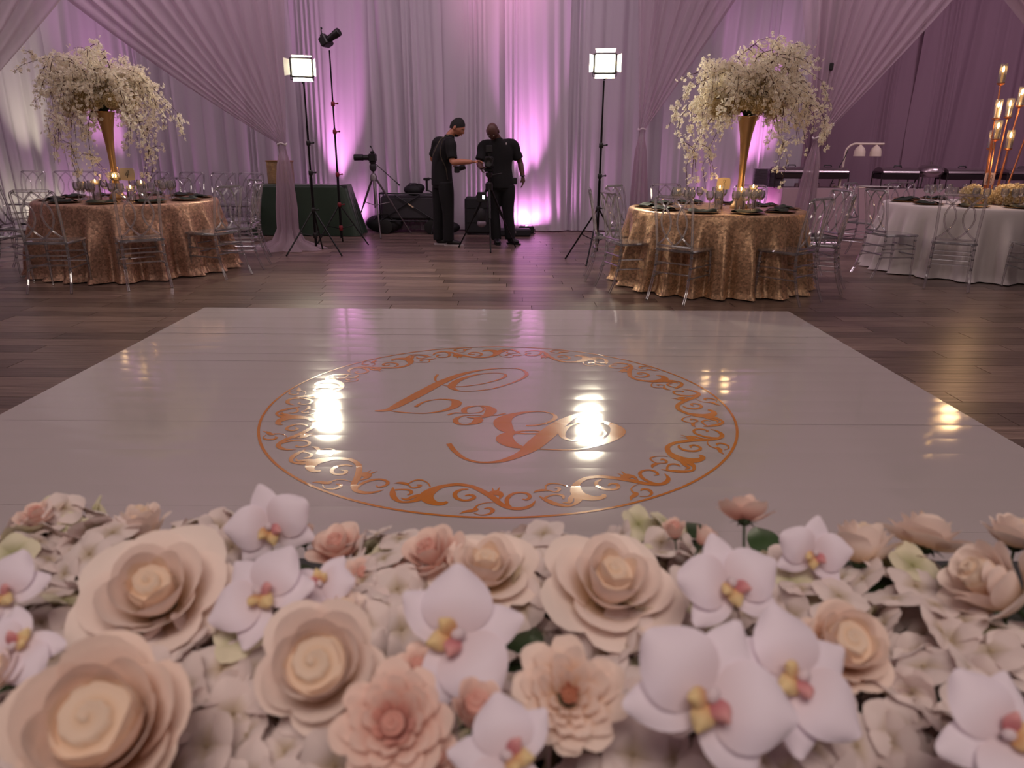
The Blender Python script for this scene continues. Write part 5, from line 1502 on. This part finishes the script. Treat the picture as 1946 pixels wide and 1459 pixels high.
# ---- petals
def surf_petal(r0, r1, H_, spread, th0, flare=0.0, twist=0.0, rag=0.0, nu=8, nv=7, ph=0.0, tip=0.0):
    """cupped petal: section of a bowl about the flower axis"""
    q = MB(); at_ = []
    vs = []
    for j in range(nv + 1):
        v = j / nv
        for i in range(nu + 1):
            u = i / nu * 2 - 1
            edge = 1 - 0.30 * abs(u) ** 2.6                 # rounded top outline
            vv = v * edge
            wd = (0.35 + 0.65 * math.sin(min(1, v * 1.25) * PI / 2))
            th = th0 + u * spread * wd * (1 - 0.18 * v ** 6) + twist * vv
            rr_ = r0 + (r1 - r0) * vv ** 0.62 + flare * max(0, vv - 0.72) ** 1.3 * 3.2 + rag * math.sin(u * 7 + ph) * v * 0.6
            z = H_ * vv ** 1.15 - flare * max(0, vv - 0.80) ** 1.5 * 4.5 + rag * math.sin(u * 5 + ph + 1) * v + tip * (1 - abs(u)) * v ** 6
            vs.append((rr_ * math.cos(th), rr_ * math.sin(th), z)); at_.append(vv)
    fs = []
    w_ = nu + 1
    for j in range(nv):
        for i in range(nu):
            fs.append((j * w_ + i, j * w_ + i + 1, (j + 1) * w_ + i + 1, (j + 1) * w_ + i))
    q.add(vs, fs)
    return q, at_

def heart_mesh(rad_, h0, h1, m, name='heart', turns=3.4):
    """tightly wrapped bud with a spiral seam"""
    q = MB(); at_ = []; nu, nv = 48, 30; vs = []
    for j in range(nv + 1):
        v = j / nv
        for i in range(nu):
            a = 2 * PI * i / nu
            sp = ((a / (2 * PI) + v * turns) % 1.0)
            if v < 0.6:
                rr_ = rad_ * (v / 0.6); z = h1 - (h1 - h0) * 0.35 * (v / 0.6) ** 2 + 0.20 * (sp ** 1.5 - 0.4) * (0.35 + v)
            else:
                k = (v - 0.6) / 0.4; rr_ = rad_ * (1 - 0.35 * k * k) * (1 + 0.05 * sp); z = (h1 - (h1 - h0) * 0.35) * (1 - k) + h0 * 0.3 * k
            vs.append((rr_ * math.cos(a), rr_ * math.sin(a), z)); at_.append(0.55 + 0.45 * sp if v < 0.7 else 0.5)
    q.add(vs, [(j * nu + i, (j + 1) * nu + i, (j + 1) * nu + (i + 1) % nu, j * nu + (i + 1) % nu) for j in range(nv) for i in range(nu)])
    return q, at_

def make_rose(seed, layers, mats, label, rag=0.01, calyx=True, heart=(0.28, 0.2, 0.72, 1)):
    """unit rose of radius 1"""
    r = random.Random(seed)
    t = thing('rose', label, 'flower')
    for li, (n, r0, r1, H_, sp, fl_, mi) in enumerate(layers):
        a0 = r.uniform(0, 6.3)
        for k in range(n):
            th = a0 + 2 * PI * k / n + r.uniform(-0.12, 0.12)
            q, at_ = surf_petal(r0 * r.uniform(0.9, 1.1), r1 * r.uniform(0.93, 1.07), H_ * r.uniform(0.93, 1.07), sp * r.uniform(0.9, 1.1), th, fl_ * r.uniform(0.7, 1.3), r.uniform(-0.1, 0.25), rag * r.uniform(0.5, 1.4), ph=r.uniform(0, 6), tip=0.05)
            ca, sa = math.cos(th), math.sin(th); tl = r.uniform(-0.05, 0.14) * (0.4 + li / len(layers))
            q.v = [(x + ca * tl * z * 0.8, y_ + sa * tl * z * 0.8, z - tl * 0.35 * math.hypot(x, y_)) for x, y_, z in q.v]
            q.build('petal', M[mats[mi]], t, 'all', attr={'v': at_})
    hr, ha, hb, hm = heart
    q, at_ = heart_mesh(hr, ha, hb, None)
    q.build('heart', M[mats[min(hm, len(mats) - 1)]], t, 'all', attr={'v': at_})
    if calyx:
        q = MB(); q.ball((0, 0, -0.02), (0.22, 0.22, 0.16), 10, 7)
        for k in range(5):
            a = k * 2 * PI / 5; q.tube([(0.1 * math.cos(a), 0.1 * math.sin(a), -0.05), (0.34 * math.cos(a), 0.34 * math.sin(a), -0.02), (0.5 * math.cos(a), 0.5 * math.sin(a), -0.12)], [0.07, 0.06, 0.01], 5, flat=0.3)
        q.tube([(0, 0, -0.1), (0.02, 0, -0.9)], 0.05, 6)
        q.build('stem', M['stem'], t)
    return t
OPEN = [(4, .06, .30, .76, 1.5, -.05, 1), (4, .09, .44, .72, 1.3, -.02, 0), (4, .10, .60, .64, 1.15, .05, 0), (4, .12, .80, .48, 1.0, .14, 0), (5, .14, 1.00, .30, .90, .18, 0)]
ROUND = [(4, .10, .48, .93, 1.3, -.09, 1), (4, .11, .56, .95, 1.2, -.07, 0), (5, .12, .68, .90, 1.0, -.03, 0), (5, .16, .84, .78, .95, .04, 0), (5, .18, 1.0, .58, .88, .13, 0)]
RUFF = [(5, .02, .16, .44, .8, .02, 2), (7, .05, .34, .42, .5, .04, 1), (8, .08, .50, .48, .48, .05, 0), (9, .10, .66, .50, .44, .06, 0), (9, .12, .82, .46, .44, .08, 0), (8, .14, .98, .36, .48, .10, 0)]
BUD = [(2, .0, .14, .98, 1.6, .0, 1), (3, .05, .30, 1.02, 1.25, .02, 0), (4, .12, .46, 1.0, 1.0, .05, 0), (5, .16, .60, .92, .85, .10, 0), (4, .18, .78, .74, .75, .20, 0)]
SMALL = [(3, .0, .2, .75, 1.2, .0, 1), (4, .05, .42, .78, .95, .03, 0), (5, .10, .68, .70, .80, .08, 0), (5, .12, .92, .50, .75, .12, 0)]
RP = {}
RSPEC = dict(open=(OPEN, ('cream', 'creamin'), 0.012), round=(ROUND, ('cream', 'creamin'), 0.006), peach=(ROUND, ('peach', 'creamin'), 0.006), ruff=(RUFF, ('peach', 'peach', 'rust'), 0.03), bud=(BUD, ('cream', 'creamin'), 0.014), pinkopen=(RUFF[1:], ('pink', 'pinkin', 'pinkin'), 0.02), pinksmall=(SMALL, ('pink', 'pinkin'), 0.012), pinkbud=(BUD[:4], ('pink', 'pinkin'), 0.012))
def rose(kind, px_, py_, wpx, label, tilt=(0, 0), dz=0.0, spin=0.0):
    """tilt: (lean away from us in deg, lean to the right in deg) from straight at the sky"""
    z = FZ + dz
    p = fl(px_, py_, z)
    depth = -(RM.transposed() @ (p - Vector((0, 0, CAMH)))).z
    R_ = wpx / 2 / FPX * depth
    rot = (Matrix.Rotation(rad(tilt[1]), 3, 'Y') @ Matrix.Rotation(rad(-tilt[0]), 3, 'X') @ Matrix.Rotation(spin, 3, 'Z')).to_euler()
    up = Matrix.Rotation(rad(tilt[1]), 3, 'Y') @ Matrix.Rotation(rad(-tilt[0]), 3, 'X') @ Vector((0, 0, 1))
    hgt = {'open': 0.45, 'round': 0.6, 'peach': 0.6, 'bud': 0.55, 'pinkbud': 0.55}.get(kind, 0.4)
    loc = p - up * R_ * hgt
    if kind not in RP:
        L_, mm, rg = RSPEC[kind]
        t = make_rose(len(RP) * 3 + 1, L_, mm, label, rg, heart={'open': (0.27, 0.2, 0.72, 1), 'round': (0.47, 0.3, 0.93, 1), 'peach': (0.46, 0.3, 0.92, 1), 'ruff': (0.13, 0.1, 0.44, 2), 'bud': (0.30, 0.4, 1.02, 1), 'pinkopen': (0.20, 0.1, 0.46, 1), 'pinksmall': (0.26, 0.3, 0.78, 1), 'pinkbud': (0.30, 0.4, 1.04, 1)}[kind])
        t.location = loc; t.rotation_euler = rot; t.scale = (R_,) * 3; t['group'] = 'roses in the flower runner'
        RP[kind] = t; return t
    return dup(RP[kind], loc, 0, label, 'roses in the flower runner', rot=rot, scale=R_)

rose('open', 290, 1118, 285, 'wide open cream rose at the left with shiny highlights', (-28, 6), 0.03)
rose('peach', 185, 1372, 330, 'largest cream rose with golden centre at the bottom left', (-34, 6), 0.045)
rose('round', 603, 1262, 235, 'round cupped cream rose with a golden slit centre', (-40, 2), 0.04)
rose('pinkopen', 745, 1372, 225, 'pale pink ruffled rose at the bottom centre left', (-36, -4), 0.045)
rose('ruff', 1082, 1318, 215, 'peach ruffled garden rose with rust brown centre', (-38, 0), 0.04)
rose('open', 1165, 1098, 250, 'large cream rose standing at the runner centre, rim lit', (-18, 8), 0.03, 1.0)
rose('open', 925, 1072, 190, 'flat open cream rose at the far side, centre', (-14, 0), 0.015, 2.0)
rose('pinksmall', 815, 1050, 140, 'blush rose behind the orchid, left of the flat cream rose', (-10, -20), 0.015, 0.5)
rose('bud', 268, 990, 125, 'upright cream rose seen from the side at the far left', (8, -6), 0.01)
rose('pinksmall', 640, 1035, 120, 'small pink and yellow rose at the far side left of centre', (-8, -12), 0.0, 1.7)
rose('pinkbud', 575, 1015, 70, 'deep pink bud beside the small pink and yellow rose', (10, -10), 0.0)
rose('pinksmall', 690, 1090, 80, 'tiny pink rose below the small pink and yellow rose', (-20, 10), 0.0, 0.9)
rose('pinkbud', 905, 1345, 150, 'closed pink rose bud right of the ruffled pink rose', (-14, 8), 0.045)
rose('pinksmall', 795, 1265, 95, 'tiny pink spray rose above the ruffled pink rose', (-20, 0), 0.03, 2.2)
rose('pinksmall', 700, 1290, 90, 'tiny dusky rose tucked left of the ruffled pink rose', (-14, -14), 0.02, 3.0)
rose('peach', 1612, 1222, 172, 'peach cream half open rose at the right', (-30, 12), 0.035, 1.2)
rose('bud', 1640, 1030, 150, 'cream rose lying sideways at the far right, left of its twin', (30, 14), 0.015, 0.6)
rose('open', 1762, 1005, 160, 'wide cream rose seen from the side at the far right', (24, 20), 0.02, 0.3)
rose('bud', 1875, 1105, 215, 'big peach cream rose tipped over near the right edge', (10, -50), 0.03, 2.6)
rose('round', 1936, 1005, 115, 'creamy yellow rose cut by the right edge', (14, 10), 0.02, 1.4)
rose('pinksmall', 1415, 968, 110, 'pink spray rose turned away, highest on the right', (38, 10), 0.05, 0.4)
rose('pinkbud', 1282, 1005, 66, 'slim pink bud rising behind the large cream rose', (0, -8), 0.03, 0.7)
rose('pinkbud', 1342, 1020, 72, 'small pink bud bending right beside the slim bud', (20, 35), 0.03, 1.9)
rose('pinksmall', 70, 978, 90, 'blush rose at the far left edge of the runner', (-6, -8), 0.01, 1.2)
rose('bud', 650, 1165, 130, 'pale rose half hidden behind the round cupped rose', (-6, 12), 0.015, 2.2)
rose('pinksmall', 830, 1440, 100, 'small salmon rose cut by the bottom edge', (-30, 10), 0.03, 2.9)
rose('round', -15, 1270, 110, 'cream rose cut by the left edge', (-20, -10), 0.03, 0.2)
rose('pinksmall', 480, 985, 70, 'little yellow tinged rose at the far side left of centre', (10, 0), 0.015, 0.2)

# ---- orchids
def flat_petal(L_, W_, dome, name, m, parent, rotz, base=0.0, up=0.10, nu=8, nv=8, sh=0.9):
    q = MB(); at_ = []; vs = []
    for j in range(nv + 1):
        v = j / nv
        wd = W_ * max(0.10, math.sin(PI * min(0.985, 0.05 + 0.94 * v ** sh))) ** 0.55
        for i in range(nu + 1):
            u = i / nu * 2 - 1
            x = base + L_ * v * (1 - 0.06 * u * u); y_ = u * wd
            z = up * v + dome * math.sin(PI * v) * (1 - 0.6 * u * u) - dome * 0.9 * u * u * v
            vs.append((x, y_, z)); at_.append(v)
    w_ = nu + 1
    fs = [(j * w_ + i, j * w_ + i + 1, (j + 1) * w_ + i + 1, (j + 1) * w_ + i) for j in range(nv) for i in range(nu)]
    q.add(vs, fs)
    return q.build(name, M[m], parent, 'all', rot=(0, 0, rotz), attr={'v': at_})
def make_orchid(label):
    t = thing('orchid', label, 'flower')
    for a in (90, 215, 325): flat_petal(0.98, 0.34, 0.05, 'sepal', 'orchid', t, rad(a), 0.04, -0.05)
    for a in (16, 164):
        o = flat_petal(0.98, 0.52, 0.12, 'petal', 'orchid', t, rad(a), 0.04, 0.10, sh=0.85); o.location.z = 0.05
    lp = flat_petal(0.42, 0.16, 0.10, 'lip', 'orclip', t, rad(270), 0.02, 0.14); lp.location.z = 0.10
    for a in (215, 325):
        o = flat_petal(0.28, 0.13, 0.10, 'lip_lobe', 'orcpink' if a == 325 else 'orclip', lp, rad(a - 270), 0.04, 0.20); o.location.z = 0.05
    q = MB(); q.ball((0, 0.02, 0.20), (0.09, 0.11, 0.09), 10, 8); q.build('column', M['orchid'], t)
    q = MB(); q.tube([(0, 0, -0.02), (0, 0.1, -0.5)], 0.04, 6); q.build('stem', M['stem'], t)
    return t
orc0 = None
def orchid(px_, py_, wpx, label, tilt=(-36, 0), dz=0.03, spin=0.0):
    global orc0
    p = fl(px_, py_, FZ + dz); depth = -(RM.transposed() @ (p - Vector((0, 0, CAMH)))).z
    R_ = wpx / 2 / FPX * depth
    rot = (Matrix.Rotation(rad(tilt[1]), 3, 'Y') @ Matrix.Rotation(rad(-tilt[0]), 3, 'X') @ Matrix.Rotation(spin, 3, 'Z')).to_euler()
    if orc0 is None:
        orc0 = make_orchid(label); orc0.location = p; orc0.rotation_euler = rot; orc0.scale = (R_,) * 3; orc0['group'] = 'white orchids in the runner'
        return orc0
    return dup(orc0, p, 0, label, 'white orchids in the runner', rot=rot, scale=R_)
orchid(1345, 1325, 320, 'largest white orchid with yellow and pink lip, right of centre', (-46, 0), 0.06, rad(-30))
orchid(1512, 1290, 270, 'white orchid overlapping the largest orchid on its right', (-38, 12), 0.05, rad(-55))
orchid(1385, 1112, 205, 'white orchid with amber throat below the highest spray rose', (-44, 6), 0.045, rad(14))
orchid(868, 1210, 265, 'white orchid with yellow throat behind the pink roses', (-44, 4), 0.045, rad(-70))
orchid(498, 1130, 200, 'white orchid left of the cupped cream rose', (-36, -10), 0.035, rad(40))
orchid(515, 1000, 165, 'orchid raising lilac petals at the far side left of centre', (-66, 10), 0.02, rad(28))
orchid(5, 1130, 170, 'white orchid cut by the left edge, upper one', (-44, 0), 0.04, rad(60))
orchid(35, 1230, 170, 'white orchid below the upper orchid at the left edge', (-40, 0), 0.035, rad(150))
orchid(965, 1440, 230, 'white orchid cut by the bottom edge at the centre', (-34, 0), 0.04, rad(85))
orchid(1905, 1400, 260, 'white orchid cut by the bottom right corner', (-38, 0), 0.04, rad(100))
orchid(1545, 1050, 140, 'orchid with upright pink tinged petal beside the sideways roses', (-64, -8), 0.03, rad(-20))
orchid(610, 1110, 130, 'small lilac white orchid above the cupped rose', (-44, 0), 0.03, rad(200))

# ---- hydrangea heads of many florets
def floret_mesh(seed, m):
    r = random.Random(seed); q = MB(); at_ = []
    for k in range(4):
        a = k * PI / 2 + r.uniform(-0.1, 0.1); L_ = r.uniform(0.9, 1.1); bend = r.uniform(-0.05, 0.30)
        vs = []
        for j in range(5):
            v = j / 4; wd = 0.60 * math.sin(PI * (0.10 + 0.80 * v)) ** 0.7
            for i in range(5):
                u = i / 2 - 1
                x, y_ = L_ * v * (1 - 0.10 * u * u), u * wd
                z = bend * v * v + 0.12 * math.sin(PI * v) * (1 - u * u) + 0.04 * math.sin(u * 4 + k)
                vs.append((x * math.cos(a) - y_ * math.sin(a), x * math.sin(a) + y_ * math.cos(a), z)); at_.append(v)
        q.add(vs, [(j * 5 + i, j * 5 + i + 1, j * 5 + i + 6, j * 5 + i + 5) for j in range(4) for i in range(4)])
    n0 = len(q.v); q.ball((0, 0, 0.05), 0.08, 6, 4); at_ += [0.0] * (len(q.v) - n0)
    return q.mesh('floret', M[m], 'all', {'v': at_})
FLW = [floret_mesh(i, 'hyd') for i in range(4)]; FLG = [floret_mesh(i + 5, 'hydg') for i in range(2)]
def hydrangea(x, y_, z, R_, fs_, seed, label, green=0.15, n=34):
    r = random.Random(seed)
    t = thing('hydrangea_head', label, 'flower', (x, y_, z), group='hydrangea heads filling the runner')
    k = 0; j = 0
    while k < n and j < 400:
        zc = 1 - 1.25 * (j + 0.5) / (n * 1.05); a = j * 2.39996; j += 1
        if zc < -0.25: break
        sq = math.sqrt(max(0, 1 - zc * zc))
        d = Vector((sq * math.cos(a), sq * math.sin(a), zc))
        q_ = (d + Vector((r.gauss(0, 0.28), r.gauss(0, 0.28), r.gauss(0, 0.2)))).normalized().to_track_quat('Z', 'Y')
        q_ = q_ @ Euler((0, 0, r.uniform(0, 6.3))).to_quaternion()
        s = fs_ * r.uniform(0.8, 1.15)
        o = link('floret', (r.choice(FLG) if r.random() < green else r.choice(FLW)), t, d * R_ * r.uniform(0.82, 1.05), None, (s, s, s))
        o.rotation_mode = 'QUATERNION'; o.rotation_quaternion = q_
        k += 1
    q = MB(); q.ball((0, 0, -R_ * 0.2), R_ * 0.45, 10, 7); q.build('flower_stalks', M['stem'], t)
    return t
HY = [(110, 1010, 'far left behind the round orchid', .4), (60, 1060, 'left edge above the upper orchid', .3), (400, 1035, 'behind the open cream rose', .3), (110, 1180, 'left of the open cream rose', .1), (300, 1270, 'between the two big left roses', .1), (440, 1260, 'left of the cupped cream rose', .1),
      (420, 1400, 'right of the largest cream rose', .1), (560, 1410, 'bottom edge left of the pink rose', .1), (30, 1410, 'bottom left corner', .1), (700, 1190, 'right of the cupped cream rose', .1), (760, 1120, 'left of the centre orchid', .2), (740, 1065, 'far side behind the blush rose', .2),
      (1030, 1120, 'between the centre orchid and large cream rose', .5), (1180, 1200, 'in front of the large cream rose', .3), (1220, 1290, 'right of the ruffled garden rose', .1), (1180, 1420, 'bottom edge right of the garden rose', .0), (960, 1330, 'right of the closed pink bud', .1), (1010, 1060, 'far side behind the large cream rose', .2),
      (1290, 1110, 'right of the large cream rose', .2), (1480, 1120, 'right of the amber throated orchid', .2), (1510, 1400, 'bottom edge below the overlapping orchid', .0), (1650, 1370, 'bottom edge right of the overlapping orchid', .0), (1740, 1200, 'right of the peach rose', .3), (1800, 1330, 'lower right', .1), (1700, 1120, 'in front of the sideways roses', .2),
      (1870, 1240, 'near the right edge below the tipped rose', .1), (1560, 1180, 'left of the peach rose', .1), (1340, 1430, 'bottom edge under the largest orchid', .0), (1770, 1430, 'bottom edge near the right corner', .0), (1930, 1310, 'right edge above the corner orchid', .1), (650, 1440, 'bottom edge below the cupped rose', .0), (570, 1180, 'behind the cupped rose', .2), (1240, 1040, 'far side by the slim bud', .3), (200, 1060, 'behind the open cream rose on its left', .2)]
for k, (px_, py_, wh, gr) in enumerate(HY):
    p = fl(px_, py_, FZ - 0.012)
    hydrangea(p.x, p.y, FZ - 0.032, 0.042, 0.0185, k, 'white hydrangea cluster, ' + wh, gr * 0.5, 22)
# dark leaves tucked between the blooms
LM = None
rl = random.Random(77)
def leaf_mesh():
    q = MB()
    q.grid(lambda u, v: ((v) * 0.07, (u - 0.5) * 0.036 * math.sin(PI * (0.05 + 0.93 * v)) ** 0.8, 0.012 * math.sin(PI * v) - 0.006 * abs(u - 0.5)), 6, 8)
    return q.mesh('leaf', M['leaf'], 'all')
LM = leaf_mesh()
for k, (px_, py_, wh) in enumerate(((215, 1090, 'left of the open cream rose'), (20, 1310, 'at the left edge'), (40, 1430, 'in the bottom left corner'), (540, 1075, 'under the lilac orchid petals'), (640, 1110, 'beside the tiny pink rose'), (770, 1115, 'below the blush rose'), (855, 1320, 'left of the closed pink bud'), (900, 1420, 'below the closed pink bud'),
                                     (975, 1300, 'right of the closed pink bud'), (1190, 1410, 'right of the garden rose'), (1340, 1090, 'left of the amber throated orchid'), (1480, 1100, 'right of the amber throated orchid'), (1790, 1110, 'under the tipped rose'), (1840, 1180, 'below the tipped rose'), (1740, 1110, 'left under the tipped rose'), (1600, 1395, 'right of the overlapping orchid'), (1435, 1000, 'under the highest spray rose'), (1330, 1045, 'under the small pink bud'), (1700, 1275, 'right of the peach rose'), (470, 1350, 'between hydrangeas at lower left'))):
    p = fl(px_, py_, FZ - 0.012)
    o = link('leaf', LM, None, p, (rl.uniform(-0.3, 0.3), rl.uniform(-0.15, 0.25), rl.uniform(0, 6.3)), (0.75, 0.75, 0.75))
    tag(o, 'dark green leaf ' + wh, 'leaf', 'dark leaves in the runner')
